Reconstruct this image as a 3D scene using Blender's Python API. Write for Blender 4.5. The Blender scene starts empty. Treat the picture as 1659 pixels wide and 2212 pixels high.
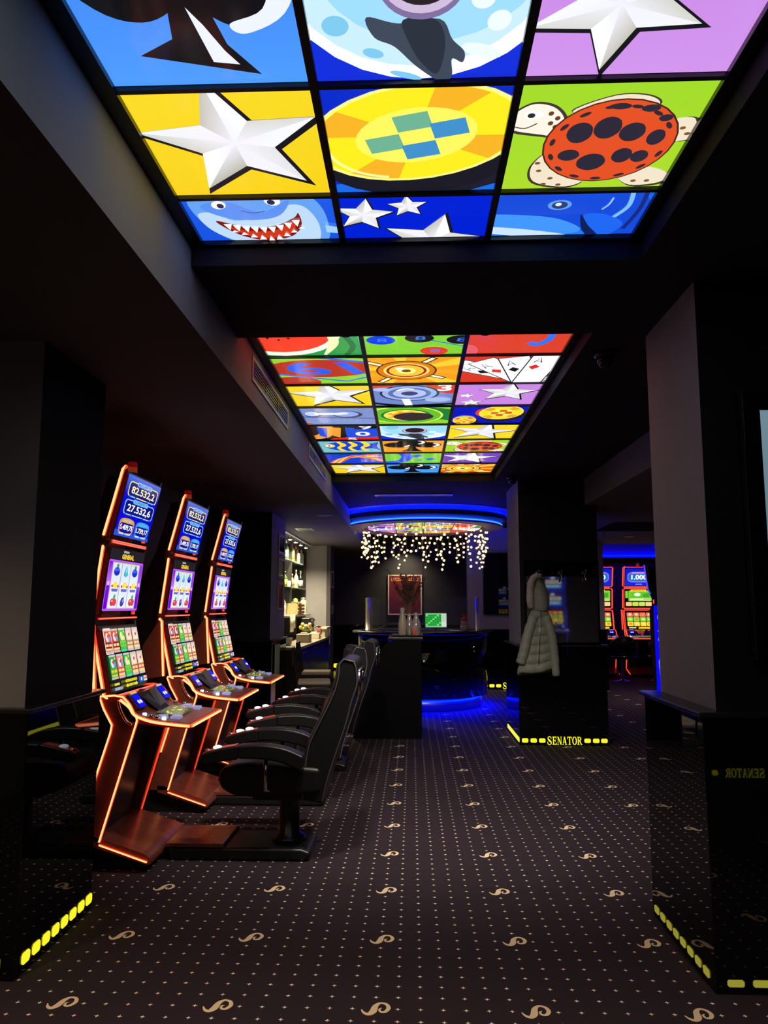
import bpy, math, random
from mathutils import Vector, Matrix
from mathutils.geometry import tessellate_polygon
random.seed(7)
PI = math.pi
sc = bpy.context.scene
COL = sc.collection

# ------------------------------------------------------------------ camera
cam_d = bpy.data.cameras.new('camera')
cam = bpy.data.objects.new('camera', cam_d); COL.objects.link(cam)
cam_d.sensor_fit = 'VERTICAL'; cam_d.sensor_height = 36.0
cam_d.lens = 36.0 * 1640.0 / 2212.0
cam_d.clip_start = 0.05; cam_d.clip_end = 100
cam.location = (0, 0, 1.5)
cam.rotation_euler = (PI / 2 + math.atan(202 / 1640.0), 0, math.radians(2.08))
sc.camera = cam
# ------------------------------------------------------------------ world, exposure
w = bpy.data.worlds.new('world'); sc.world = w; w.use_nodes = True
w.node_tree.nodes['Background'].inputs[0].default_value = (0.004, 0.004, 0.006, 1)
w.node_tree.nodes['Background'].inputs[1].default_value = 1.0
vs = sc.view_settings
vs.view_transform = 'Standard'; vs.look = 'None'; vs.gamma = 1.0; vs.use_curve_mapping = False
vs.exposure = 0.0
cy = sc.cycles
cy.max_bounces = 6; cy.diffuse_bounces = 3; cy.glossy_bounces = 4; cy.transmission_bounces = 4; cy.transparent_max_bounces = 8
cy.use_adaptive_sampling = True; cy.adaptive_threshold = 0.03
cy.caustics_reflective = False; cy.caustics_refractive = False

# ================================================================== helpers
def lin(c):
    o = []
    for x in c[:3]:
        x = x / 255.0
        o.append(x / 12.92 if x <= 0.04045 else ((x + 0.055) / 1.055) ** 2.4)
    return (o[0], o[1], o[2], 1.0)

MATS = {}
def mat(name, col=(128, 128, 128), rough=0.5, metal=0.0, emi=None, es=0.0, spec=0.5, noise=0.0, nscale=40.0,
        bump=0.0, trans=0.0, alpha=1.0, coat=0.0, lincol=None):
    if name in MATS: return MATS[name]
    m = bpy.data.materials.new(name); m.use_nodes = True
    nt = m.node_tree; b = nt.nodes['Principled BSDF']
    c = lincol if lincol else lin(col)
    b.inputs['Base Color'].default_value = c
    b.inputs['Roughness'].default_value = rough
    b.inputs['Metallic'].default_value = metal
    b.inputs['Specular IOR Level'].default_value = spec
    b.inputs['Transmission Weight'].default_value = trans
    b.inputs['Alpha'].default_value = alpha
    b.inputs['Coat Weight'].default_value = coat
    if emi is not None:
        b.inputs['Emission Color'].default_value = lin(emi) if len(emi) == 3 else emi
        b.inputs['Emission Strength'].default_value = es
    if noise > 0 or bump > 0:
        tc = nt.nodes.new('ShaderNodeTexCoord'); nz = nt.nodes.new('ShaderNodeTexNoise')
        nz.inputs['Scale'].default_value = nscale; nz.inputs['Detail'].default_value = 4
        nt.links.new(tc.outputs['Object'], nz.inputs['Vector'])
        if noise > 0:
            mp = nt.nodes.new('ShaderNodeMapRange')
            mp.inputs['To Min'].default_value = 1 - noise; mp.inputs['To Max'].default_value = 1 + noise
            nt.links.new(nz.outputs['Fac'], mp.inputs['Value'])
            mx = nt.nodes.new('ShaderNodeVectorMath'); mx.operation = 'SCALE'
            mx.inputs[0].default_value = c[:3]
            nt.links.new(mp.outputs['Result'], mx.inputs['Scale'])
            nt.links.new(mx.outputs['Vector'], b.inputs['Base Color'])
        if bump > 0:
            bp = nt.nodes.new('ShaderNodeBump'); bp.inputs['Strength'].default_value = bump
            bp.inputs['Distance'].default_value = 0.004
            nt.links.new(nz.outputs['Fac'], bp.inputs['Height'])
            nt.links.new(bp.outputs['Normal'], b.inputs['Normal'])
    MATS[name] = m
    return m

def print_mat(name, strength, rough=0.12, lit=True, spec=0.5):
    """colour of a printed or displayed picture, read from the mesh's own colour attribute"""
    if name in MATS: return MATS[name]
    m = bpy.data.materials.new(name); m.use_nodes = True
    nt = m.node_tree; b = nt.nodes['Principled BSDF']
    a = nt.nodes.new('ShaderNodeVertexColor'); a.layer_name = 'Col'
    b.inputs['Roughness'].default_value = rough
    b.inputs['Specular IOR Level'].default_value = spec
    if lit:
        b.inputs['Base Color'].default_value = (0.004, 0.004, 0.004, 1)
        nt.links.new(a.outputs['Color'], b.inputs['Emission Color'])
        b.inputs['Emission Strength'].default_value = strength
    else:
        nt.links.new(a.outputs['Color'], b.inputs['Base Color'])
    MATS[name] = m
    return m

class MB:
    def __init__(s): s.v = []; s.f = []; s.m = []; s.c = []; s.sm = []; s.col = False
    def add(s, vs_, fs, mat=0, cols=None, smooth=False):
        o = len(s.v); s.v.extend([tuple(p) for p in vs_])
        for i, f in enumerate(fs):
            s.f.append([o + k for k in f]); s.m.append(mat); s.sm.append(smooth)
            if cols is None: s.c.append(None)
            else:
                s.col = True; s.c.append([cols[k] for k in f])
    def box(s, x0, x1, y0, y1, z0, z1, mat=0):
        s.add([(x0, y0, z0), (x1, y0, z0), (x1, y1, z0), (x0, y1, z0), (x0, y0, z1), (x1, y0, z1), (x1, y1, z1), (x0, y1, z1)],
              [(3, 2, 1, 0), (4, 5, 6, 7), (0, 1, 5, 4), (1, 2, 6, 5), (2, 3, 7, 6), (3, 0, 4, 7)], mat); return s
    def prism(s, prof, lo, hi, axis='y', mat=0, smooth=False):
        n = len(prof)
        area = sum(prof[i][0] * prof[(i + 1) % n][1] - prof[(i + 1) % n][0] * prof[i][1] for i in range(n))
        if area < 0: prof = prof[::-1]
        def P(a, b, t):
            return {'y': (a, t, b), 'x': (t, a, b), 'z': (a, b, t)}[axis]
        vv = [P(a, b, lo) for a, b in prof] + [P(a, b, hi) for a, b in prof]
        ff = [list(range(n)), list(range(2 * n - 1, n - 1, -1))]
        ff += [(i, i + n, (i + 1) % n + n, (i + 1) % n) for i in range(n)]
        if axis != 'y': ff = [f[::-1] for f in ff]
        s.add(vv, ff[:2], mat); o = len(s.v) - 2 * n
        for f in ff[2:]:
            s.f.append([o + k for k in f]); s.m.append(mat); s.c.append(None); s.sm.append(smooth)
        return s
    def tube(s, pts, r, n=8, mat=0, closed=False, smooth=True, caps=True):
        pts = [Vector(p) for p in pts]; k = len(pts)
        rr = r if isinstance(r, (list, tuple)) else [r] * k
        vv = []; prev = None
        for i, p in enumerate(pts):
            a = pts[(i - 1) % k] if (closed or i > 0) else p
            b = pts[(i + 1) % k] if (closed or i < k - 1) else p
            t = (b - a)
            if t.length < 1e-9: t = Vector((0, 0, 1))
            t.normalize()
            if prev is None:
                ref = Vector((0, 0, 1)) if abs(t.z) < 0.9 else Vector((1, 0, 0))
                u = t.cross(ref).normalized()
            else:
                u = (prev - t * prev.dot(t))
                u = u.normalized() if u.length > 1e-6 else t.orthogonal().normalized()
            prev = u; w_ = t.cross(u)
            for j in range(n):
                an = 2 * PI * j / n
                vv.append(p + (u * math.cos(an) + w_ * math.sin(an)) * rr[i])
        ff = []
        for i in range(k if closed else k - 1):
            for j in range(n):
                a = i * n + j; b = i * n + (j + 1) % n; c = ((i + 1) % k) * n + (j + 1) % n; d = ((i + 1) % k) * n + j
                ff.append((a, b, c, d))
        if caps and not closed:
            ff.append(tuple(range(n))[::-1]); ff.append(tuple(range((k - 1) * n, k * n)))
        s.add(vv, ff, mat, None, smooth); return s
    def lathe(s, prof, n=16, c=(0, 0, 0), mat=0, smooth=True):
        vv = []; k = len(prof)
        for r, z in prof:
            for j in range(n):
                a = 2 * PI * j / n; vv.append((c[0] + r * math.cos(a), c[1] + r * math.sin(a), c[2] + z))
        ff = []
        for i in range(k - 1):
            for j in range(n):
                ff.append((i * n + j, i * n + (j + 1) % n, (i + 1) * n + (j + 1) % n, (i + 1) * n + j))
        loop = prof[0] == prof[-1]
        if prof[0][0] > 1e-6 and not loop: ff.append(tuple(range(n))[::-1])
        if prof[-1][0] > 1e-6 and not loop: ff.append(tuple(range((k - 1) * n, k * n)))
        s.add(vv, ff, mat, None, smooth); return s
    def blob(s, c, r, n=10, m=6, mat=0):
        rx, ry, rz = r if isinstance(r, (list, tuple)) else (r, r, r)
        vv = [(c[0], c[1], c[2] - rz)]
        for i in range(1, m):
            t = PI * i / m - PI / 2
            for j in range(n):
                a = 2 * PI * j / n
                vv.append((c[0] + rx * math.cos(t) * math.cos(a), c[1] + ry * math.cos(t) * math.sin(a), c[2] + rz * math.sin(t)))
        vv.append((c[0], c[1], c[2] + rz)); L = len(vv) - 1
        ff = [(0, 1 + (j + 1) % n, 1 + j) for j in range(n)]
        for i in range(m - 2):
            for j in range(n):
                a = 1 + i * n + j; b = 1 + i * n + (j + 1) % n
                ff.append((a, b, b + n, a + n))
        o = 1 + (m - 2) * n
        ff += [(o + j, o + (j + 1) % n, L) for j in range(n)]
        s.add(vv, ff, mat, None, True); return s
    def loft(s, rings, mat=0, smooth=True, caps=True):
        n = len(rings[0]); vv = [p for r in rings for p in r]; ff = []
        for i in range(len(rings) - 1):
            for j in range(n):
                ff.append((i * n + j, i * n + (j + 1) % n, (i + 1) * n + (j + 1) % n, (i + 1) * n + j))
        if caps:
            ff.append(tuple(range(n))[::-1]); ff.append(tuple(range((len(rings) - 1) * n, len(rings) * n)))
        s.add(vv, ff, mat, None, smooth); return s
    def build(s, name, mats, parent=None, loc=None, bevel=0.0, seg=2, subsurf=0):
        me = bpy.data.meshes.new(name)
        me.from_pydata(s.v, [], s.f)
        mats = mats if isinstance(mats, (list, tuple)) else [mats]
        for m in mats: me.materials.append(m)
        me.polygons.foreach_set('material_index', s.m)
        me.polygons.foreach_set('use_smooth', s.sm)
        if s.col:
            ca = me.color_attributes.new('Col', 'FLOAT_COLOR', 'CORNER')
            buf = []
            for c, f in zip(s.c, s.f):
                for k in range(len(f)):
                    buf.extend(c[k] if c else (0, 0, 0, 1))
            ca.data.foreach_set('color', buf)
        me.update()
        o = bpy.data.objects.new(name, me); COL.objects.link(o)
        if parent: o.parent = parent
        if loc: o.location = loc
        if bevel:
            md = o.modifiers.new('bevel', 'BEVEL'); md.width = bevel; md.segments = seg
            md.limit_method = 'ANGLE'; md.angle_limit = math.radians(40)
            for p in me.polygons: p.use_smooth = True
            md.harden_normals = True
        if subsurf:
            md = o.modifiers.new('sub', 'SUBSURF'); md.levels = subsurf; md.render_levels = subsurf
            for p in me.polygons: p.use_smooth = True
        return o

def tag(o, label, cat, group=None):
    o['label'] = label; o['category'] = cat
    if group: o['group'] = group
    return o
def thing(name, label, cat, loc=(0, 0, 0), rotz=0.0, group=None):
    o = bpy.data.objects.new(name, None); COL.objects.link(o)
    o.location = loc; o.rotation_euler = (0, 0, rotz); o.empty_display_size = 0.1
    return tag(o, label, cat, group)
def struct(o, label=None):
    o['kind'] = 'structure'
    if label: o['label'] = label
    return o
def dup(root, loc, rotz, label, group=None):
    r = root.copy(); COL.objects.link(r); r.location = loc; r.rotation_euler = (0, 0, rotz); r['label'] = label
    if group: r['group'] = group
    for ch in list(root.children):
        c = ch.copy(); COL.objects.link(c); c.parent = r
        for g in list(ch.children):
            d = g.copy(); COL.objects.link(d); d.parent = c
    return r

# ------------------------------------------------------------------ flat print / screen pictures
_TXT = {}
def text_tris(t, bold=0.0):
    k = (t, bold)
    if k in _TXT: return _TXT[k]
    cu = bpy.data.curves.new('lettering', 'FONT'); cu.body = t; cu.offset = bold; cu.resolution_u = 3
    o = bpy.data.objects.new('lettering', cu); COL.objects.link(o)
    dg = bpy.context.evaluated_depsgraph_get()
    me = o.evaluated_get(dg).to_mesh()
    me.calc_loop_triangles()
    vs_ = [tuple(v.co) for v in me.vertices]
    tr = [tuple(x.vertices) for x in me.loop_triangles]
    o.evaluated_get(dg).to_mesh_clear()
    bpy.data.objects.remove(o); bpy.data.curves.remove(cu)
    x0 = min(v[0] for v in vs_); x1 = max(v[0] for v in vs_); y0 = min(v[1] for v in vs_); y1 = max(v[1] for v in vs_)
    pts = [((v[0] - x0) / (x1 - x0), (v[1] - y0) / (y1 - y0)) for v in vs_]
    _TXT[k] = (pts, tr, (x1 - x0) / (y1 - y0))
    return _TXT[k]

def clip_poly(P, x0, y0, x1, y1, half=()):
    def cl(P, f, g):
        out = []
        for i in range(len(P)):
            a = P[i]; b = P[(i + 1) % len(P)]
            fa, fb = f(a), f(b)
            if fa >= 0: out.append(a)
            if (fa >= 0) != (fb >= 0):
                t = fa / (fa - fb); out.append(tuple(a[k] + (b[k] - a[k]) * t for k in range(len(a))))
        return out
    fs_ = [lambda p: p[0] - x0, lambda p: x1 - p[0], lambda p: p[1] - y0, lambda p: y1 - p[1]] + [(lambda p, h=h: h[0] * p[0] + h[1] * p[1] + h[2]) for h in half]
    for f in fs_:
        if len(P) < 3: return []
        P = cl(P, f, None)
    return P

class Art:
    """draws flat shapes in a unit square (u right, v down) onto a plane"""
    def __init__(s, mb, O, U, V, N, clip=(0, 0, 1, 1), eps=0.0003, mat=0):
        s.mb = mb; s.O = Vector(O); s.U = Vector(U); s.V = Vector(V); s.N = Vector(N).normalized()
        s.clip = clip; s.eps = eps; s.k = 0; s.mat = mat
        s.flip = s.U.cross(s.V).dot(s.N) < 0; s.half = []
    def P(s, u, v): return s.O + s.U * u + s.V * v + s.N * (s.eps * s.k)
    def tri_fan(s, pts, cols):
        vv = [s.P(p[0], p[1]) for p in pts]
        tr = tessellate_polygon([[Vector((p[0], p[1], 0)) for p in pts]])
        fs = []
        for t in tr:
            a, b, c = t
            ar = (pts[b][0] - pts[a][0]) * (pts[c][1] - pts[a][1]) - (pts[c][0] - pts[a][0]) * (pts[b][1] - pts[a][1])
            if abs(ar) < 1e-12: continue
            fs.append((a, b, c) if (ar > 0) != s.flip else (a, c, b))
        s.mb.add(vv, fs, s.mat, cols)
    def poly(s, pts, col, cols=None):
        s.k += 1
        if cols: pts = [tuple(p) + tuple(lin(c)) for p, c in zip(pts, cols)]
        P = clip_poly(list(pts), *s.clip, s.half)
        if len(P) < 3: return
        cc = [tuple(p[2:]) for p in P] if cols else [lin(col)] * len(P)
        s.tri_fan(P, cc)
    def rect(s, u0, v0, u1, v1, col, col2=None):
        if col2: s.poly([(u0, v0), (u1, v0), (u1, v1), (u0, v1)], None, [col, col, col2, col2])
        else: s.poly([(u0, v0), (u1, v0), (u1, v1), (u0, v1)], col)
    def rrect(s, u0, v0, u1, v1, r, col):
        p = []
        for cx, cy, a0 in ((u1 - r, v0 + r, -90), (u1 - r, v1 - r, 0), (u0 + r, v1 - r, 90), (u0 + r, v0 + r, 180)):
            for i in range(5):
                a = math.radians(a0 + i * 22.5); p.append((cx + r * math.cos(a), cy + r * math.sin(a)))
        s.poly(p, col)
    def ell(s, cx, cy, rx, ry, col, rot=0.0, n=28, a0=0.0, a1=360.0, inner=None):
        p = []; r = math.radians(rot)
        full = abs(a1 - a0) >= 359.9
        for i in range(n if full else n + 1):
            a = math.radians(a0 + (a1 - a0) * i / n)
            x, y = rx * math.cos(a), ry * math.sin(a)
            p.append((cx + x * math.cos(r) - y * math.sin(r), cy + x * math.sin(r) + y * math.cos(r)))
        if not full: p.append((cx, cy))
        s.poly(p, col)
    def ring(s, cx, cy, rx, ry, th, col, rot=0.0, a0=0, a1=360, n=28):
        r = math.radians(rot); pts = []
        for i in range(n + 1):
            a = math.radians(a0 + (a1 - a0) * i / n)
            x, y = rx * math.cos(a), ry * math.sin(a)
            pts.append((cx + x * math.cos(r) - y * math.sin(r), cy + x * math.sin(r) + y * math.cos(r)))
        s.stroke(pts, th, col)
    def stroke(s, pts, wd, col):
        ws = wd if isinstance(wd, (list, tuple)) else [wd] * len(pts)
        L = []; R = []
        for i, p in enumerate(pts):
            a = pts[max(0, i - 1)]; b = pts[min(len(pts) - 1, i + 1)]
            dx, dy = b[0] - a[0], b[1] - a[1]; l = math.hypot(dx, dy) or 1
            nx, ny = -dy / l * ws[i] / 2, dx / l * ws[i] / 2
            L.append((p[0] + nx, p[1] + ny)); R.append((p[0] - nx, p[1] - ny))
        s.k += 1
        for i in range(len(pts) - 1):
            q = clip_poly([L[i], L[i + 1], R[i + 1], R[i]], *s.clip, s.half)
            if len(q) >= 3: s.tri_fan(q, [lin(col)] * len(q))
    def curve(s, pts, wd, col, n=6):
        P = smooth_path(pts, n)
        if isinstance(wd, (list, tuple)):
            W = [p[0] for p in smooth_path([(x, 0) for x in wd], n)]
        else: W = wd
        s.stroke(P, W, col)
    def shape(s, pts, col, n=5):
        s.poly(smooth_path(pts, n, True), col)
    def star(s, cx, cy, R, r=None, rot=0.0, sq=1.0, edge=(20, 20, 26)):
        r = r or R * 0.45; rot = math.radians(rot)
        def pt(i, f=1.0, off=0):
            a = -PI / 2 + i * PI / 5 + rot; q = (R if i % 2 == 0 else r) * f
            return (cx + off + q * math.cos(a), cy + off + q * math.sin(a) * sq)
        if edge: s.poly([pt(i, 1.10, R * 0.03) for i in range(10)], edge)
        s.k += 1
        hl = [(238, 240, 250), (205, 205, 200), (232, 234, 244), (215, 214, 214), (225, 226, 236), (176, 174, 160), (240, 240, 248), (200, 200, 192), (228, 230, 240), (186, 184, 172)]
        for i in range(10):
            q = [(cx, cy) + tuple(lin((226, 226, 236))), pt(i) + tuple(lin(hl[i])), pt((i + 1) % 10) + tuple(lin(hl[i]))]
            q = clip_poly(q, *s.clip, s.half)
            if len(q) >= 3: s.tri_fan([p[:2] for p in q], [tuple(p[2:]) for p in q])
    def text(s, t, u0, v0, u1, v1, col, bold=0.0, skew=0.0, flip=False):
        if s.half: return
        pts, tr, asp = text_tris(t, bold)
        s.k += 1
        pp = []
        for x, y in pts:
            if flip: x, y = 1 - x, 1 - y
            pp.append((u0 + (u1 - u0) * (x + skew * (y - .5)), v1 + (v0 - v1) * y))
        fs = [(a, c, b) if not s.flip else (a, b, c) for a, b, c in tr]
        if (u1 > u0) != (v1 > v0): fs = [f[::-1] for f in fs]
        s.mb.add([s.P(*p) for p in pp], fs, s.mat, [lin(col)] * len(pp))

def smooth_path(pts, n=6, closed=False):
    out = []; k = len(pts)
    rng = range(k) if closed else range(k - 1)
    for i in rng:
        g = (lambda j: pts[j % k]) if closed else (lambda j: pts[max(0, min(k - 1, j))])
        p0, p1, p2, p3 = g(i - 1), g(i), g(i + 1), g(i + 2)
        for j in range(n):
            t = j / n
            out.append(tuple(0.5 * ((2 * p1[d]) + (-p0[d] + p2[d]) * t + (2 * p0[d] - 5 * p1[d] + 4 * p2[d] - p3[d]) * t * t
                             + (-p0[d] + 3 * p1[d] - 3 * p2[d] + p3[d]) * t ** 3) for d in range(len(p1))))
    if not closed: out.append(tuple(pts[-1]))
    return out

# ================================================================== materials
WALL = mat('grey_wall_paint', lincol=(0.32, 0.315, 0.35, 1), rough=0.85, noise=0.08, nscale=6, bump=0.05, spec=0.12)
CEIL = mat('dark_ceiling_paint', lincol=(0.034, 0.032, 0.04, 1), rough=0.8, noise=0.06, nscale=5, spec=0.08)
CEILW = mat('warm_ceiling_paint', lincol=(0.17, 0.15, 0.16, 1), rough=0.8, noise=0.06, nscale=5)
WALL_SHADE = mat('shaded_wall_paint', lincol=(0.022, 0.022, 0.028, 1), rough=0.8, noise=0.08, nscale=6, spec=0.08)  # wall tone for pillar faces in shade, the shade put into the colour
DARK = mat('near_black_paint', lincol=(0.035, 0.034, 0.030, 1), rough=0.6, noise=0.1, nscale=8)
GLOSS = mat('black_lacquer', lincol=(0.004, 0.004, 0.005, 1), rough=0.018, spec=0.5, noise=0.15, nscale=3)
BGLASS = mat('black_mirror_glass', lincol=(0.30, 0.30, 0.33, 1), rough=0.03, metal=0.85)
TRIM = mat('black_satin_trim', lincol=(0.02, 0.02, 0.024, 1), rough=0.22)
YLED = mat('yellow_led', lincol=(0.1, 0.1, 0.01, 1), emi=(0.85, 0.80, 0.02, 1), es=1.15)
BLUELED = mat('blue_led', lincol=(0.0, 0.0, 0.1, 1), emi=(0.0, 0.0008, 1.0, 1), es=25)
BLUEFLOOR = mat('blue_floor_led', lincol=(0.0, 0.0, 0.1, 1), emi=(0.0, 0.0008, 1.0, 1), es=460)
BLUECANOPY = mat('blue_canopy_led', lincol=(0.0, 0.0, 0.1, 1), emi=(0.0, 0.0012, 1.0, 1), es=220)
BLUECORE = mat('cyan_blue_led_tube', lincol=(0.0, 0.1, 0.3, 1), emi=(0.03, 0.22, 1.0, 1), es=2.2)
CHROME = mat('chrome', lincol=(0.7, 0.7, 0.72, 1), rough=0.12, metal=1)
STEEL = mat('brushed_steel', lincol=(0.45, 0.45, 0.47, 1), rough=0.3, metal=1, noise=0.1, nscale=60)
LEATHER = mat('black_leather', lincol=(0.010, 0.010, 0.012, 1), rough=0.36, spec=0.38, noise=0.15, nscale=90, bump=0.12)
PIPING = mat('grey_piping', lincol=(0.07, 0.07, 0.075, 1), rough=0.5)
PLASTIC = mat('black_plastic', lincol=(0.012, 0.012, 0.014, 1), rough=0.3, noise=0.1, nscale=50)
REDBODY = mat('dark_red_brown_lacquer', lincol=(0.20, 0.05, 0.03, 1), rough=0.3, noise=0.2, nscale=12)
NEON = mat('orange_neon_core', lincol=(0.3, 0.1, 0.05, 1), emi=(1.0, 0.36, 0.13, 1), es=2.4)
NEON_HALO = mat('red_neon_halo', lincol=(0.3, 0.02, 0.01, 1), emi=(1.0, 0.045, 0.010, 1), es=1.5)  # red glow colour standing in for the halo around the neon
BTNLED = mat('white_lit_button', lincol=(0.6, 0.7, 0.7, 1), emi=(0.60, 0.86, 0.92, 1), es=1.2)
LIGHTPANEL = print_mat('backlit_print', 1.2, 0.10)
SCREEN = print_mat('screen_image', 1.15, 0.10)
PRINT = print_mat('printed_surface', 0, 0.4, lit=False)
GLASS = mat('clear_glass', lincol=(0.9, 0.95, 0.95, 1), rough=0.02, trans=1.0)
PLEXI = mat('clear_plexiglass', lincol=(0.5, 0.52, 0.52, 1), rough=0.02, trans=0.0, alpha=0.07, spec=1.0)

def carpet():
    m = bpy.data.materials.new('patterned_carpet'); m.use_nodes = True
    nt = m.node_tree; b = nt.nodes['Principled BSDF']
    b.inputs['Roughness'].default_value = 0.95; b.inputs['Specular IOR Level'].default_value = 0.1
    N = nt.nodes.new; Lk = nt.links.new
    tc = N('ShaderNodeTexCoord'); sep = N('ShaderNodeSeparateXYZ'); Lk(tc.outputs['Object'], sep.inputs[0])
    S = 0.5965 / 7
    def M(op, a, b_=None):
        n = N('ShaderNodeMath'); n.operation = op
        for i, x in enumerate((a, b_)):
            if x is None: continue
            if isinstance(x, (int, float)): n.inputs[i].default_value = x
            else: Lk(x, n.inputs[i])
        return n.outputs[0]
    def cell(c, o):
        q = M('FRACT', M('ADD', M('DIVIDE', M('SUBTRACT', c, o), S), 100.5))
        return M('ABSOLUTE', M('MULTIPLY', M('SUBTRACT', q, 0.5), S))
    x = cell(sep.outputs[0], -0.144); y = cell(sep.outputs[1], 3.047)
    # concave four-pointed cross: sqrt|x| + sqrt|y| < k
    d = M('ADD', M('SQRT', x), M('SQRT', y))
    mask = M('LESS_THAN', d, 0.117)
    nz = N('ShaderNodeTexNoise'); nz.inputs['Scale'].default_value = 350; nz.inputs['Detail'].default_value = 3
    Lk(tc.outputs['Object'], nz.inputs['Vector'])
    nz2 = N('ShaderNodeTexNoise'); nz2.inputs['Scale'].default_value = 3
    Lk(tc.outputs['Object'], nz2.inputs['Vector'])
    r1 = N('ShaderNodeMapRange'); r1.inputs['To Min'].default_value = 0.7; r1.inputs['To Max'].default_value = 1.3; Lk(nz.outputs['Fac'], r1.inputs['Value'])
    r2 = N('ShaderNodeMapRange'); r2.inputs['To Min'].default_value = 0.85; r2.inputs['To Max'].default_value = 1.15; Lk(nz2.outputs['Fac'], r2.inputs['Value'])
    mix = N('ShaderNodeMix'); mix.data_type = 'RGBA'
    mix.inputs['A'].default_value = (0.037, 0.027, 0.035, 1); mix.inputs['B'].default_value = (1.0, 0.85, 0.66, 1)
    Lk(mask, mix.inputs['Factor'])
    sc_ = N('ShaderNodeVectorMath'); sc_.operation = 'SCALE'; Lk(mix.outputs['Result'], sc_.inputs[0]); Lk(M('MULTIPLY', r1.outputs[0], r2.outputs[0]), sc_.inputs['Scale'])
    Lk(sc_.outputs['Vector'], b.inputs['Base Color'])
    bp = N('ShaderNodeBump'); bp.inputs['Strength'].default_value = 0.2; bp.inputs['Distance'].default_value = 0.003
    Lk(nz.outputs['Fac'], bp.inputs['Height']); Lk(bp.outputs['Normal'], b.inputs['Normal'])
    return m
CARPET = carpet()
EMBLEM = mat('cream_carpet_emblem', lincol=(0.95, 0.76, 0.50, 1), rough=0.95, spec=0.1, noise=0.15, nscale=300)
# ================================================================== the room
ZP, ZB, ZL, ZR = 3.02, 2.92, 2.68, 2.62      # light panels, beam and right ceiling, left soffit, right room ceiling
XL, XR = -0.925, 0.955
# --- floor with inlaid emblems
f = MB(); f.add([(-3.4, -4.6, 0), (8, -4.6, 0), (8, 19, 0), (-3.4, 19, 0)], [(0, 1, 2, 3)], 0)
raw = [(1262, 1272), (1282, 1292), (1316, 1300), (1343, 1282), (1356, 1250), (1388, 1231), (1430, 1238), (1446, 1262), (1424, 1284), (1392, 1284), (1386, 1268), (1402, 1262)]
wid = [4, 13, 22, 30, 24, 14, 15, 18, 16, 11, 9, 3]
cl = smooth_path([((x - 1355) / 3.32 / 545, (1267 - y) / 3.32 / 262, wd_) for (x, y), wd_ in zip(raw, wid)], 4)
L_, R_ = [], []
for i, p in enumerate(cl):
    a = cl[max(0, i - 1)]; b = cl[min(len(cl) - 1, i + 1)]
    dx, dy = b[0] - a[0], b[1] - a[1]; l = math.hypot(dx, dy) or 1
    h = p[2] / 3.32 / 330 / 2
    L_.append((p[0] - dy / l * h, p[1] + dx / l * h)); R_.append((p[0] + dy / l * h, p[1] - dx / l * h))
for j in range(-3, 22):
    for i in range(-4, 7):
        ex, ey = -0.144 + 0.5965 * i, 3.047 + 0.5965 * j
        z = 0.0008
        vv = [(ex + p[0], ey + p[1], z) for p in L_] + [(ex + p[0], ey + p[1], z) for p in R_]
        n = len(L_)
        f.add(vv, [(k, n + k, n + k + 1, k + 1) for k in range(n - 1)], 1)
struct(f.build('floor', [CARPET, EMBLEM]), 'dark purple carpet with small crosses and cream curled emblems')
# wooden floor strip of the bar
WOOD = mat('dark_oak_parquet', lincol=(0.16, 0.10, 0.06, 1), rough=0.4, noise=0.35, nscale=9)
bf = MB(); bf.box(-2.75, -0.72, 9.25, 18, 0.0, 0.006)
barfloor = struct(bf.build('floor_bar', TRIM), 'brown plank floor in front of the bar')
pl = MB(); pl.box(0, 0.125, 0, 0.9, 0, 0.003)
plank0 = None
for i in range(16):
    for j in range(7):
        if plank0 is None:
            plank0 = pl.build('plank', WOOD, barfloor); o = plank0
        else:
            o = plank0.copy(); COL.objects.link(o)
        o.location = (-2.75 + 0.127 * i, 9.27 + 0.91 * j + (0.45 if i % 2 else 0) - 0.0, 0.006)

# --- ceilings
def sbox(name, x0, x1, y0, y1, z0, z1, m, label=None, bev=0.0, parent=None):
    b = MB(); b.box(x0, x1, y0, y1, z0, z1)
    o = b.build(name, m, parent, bevel=bev)
    if parent is None: struct(o, label)
    return o
b = MB(); b.box(-3.4, XL, -4.6, 18.2, ZL, 3.2); b.m[0] = 1  # underside gets a darker wall colour with its shade painted in
struct(b.build('ceiling_left', [WALL, mat('soffit_underside_shade', lincol=(.11, .10, .10, 1), rough=.85, noise=.06, nscale=5, spec=.08)]), 'lower grey soffit above the left machines and bar')
b = MB()
b.box(XR, 1.95, -4.6, 18.2, ZB, 3.2); b.box(XL, XR, 3.02, 3.885, ZB, 3.2); b.box(XL, XR, 8.66, 18.2, ZB, 3.2)
b.box(XL, XR, -4.6, -1.0, ZB, 3.2); b.box(XL, XR, -1.0, 8.66, 3.08, 3.2)
struct(b.build('ceiling_middle', CEIL), 'dark ceiling with the crossbeam between the two light boxes')
b = MB()
b.box(1.95, 8, -4.6, 10.3, ZR, 3.2); b.box(1.95, 2.75, 10.3, 11.6, ZR, 3.2); b.box(2.75, 8, 10.3, 11.6, 3.0, 3.2)
b.box(1.95, 8, 11.6, 14.0, ZR, 3.2); b.box(1.95, 8, 14.0, 18.2, 3.0, 3.2); b.box(1.95, 8, 17.3, 18.2, ZR - .05, 3.0)
b.box(5.4, 8, 16.2, 17.3, 2.80, 3.0)
struct(b.build('ceiling_right', CEILW), 'brownish stepped ceiling of the side room on the right')
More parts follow.
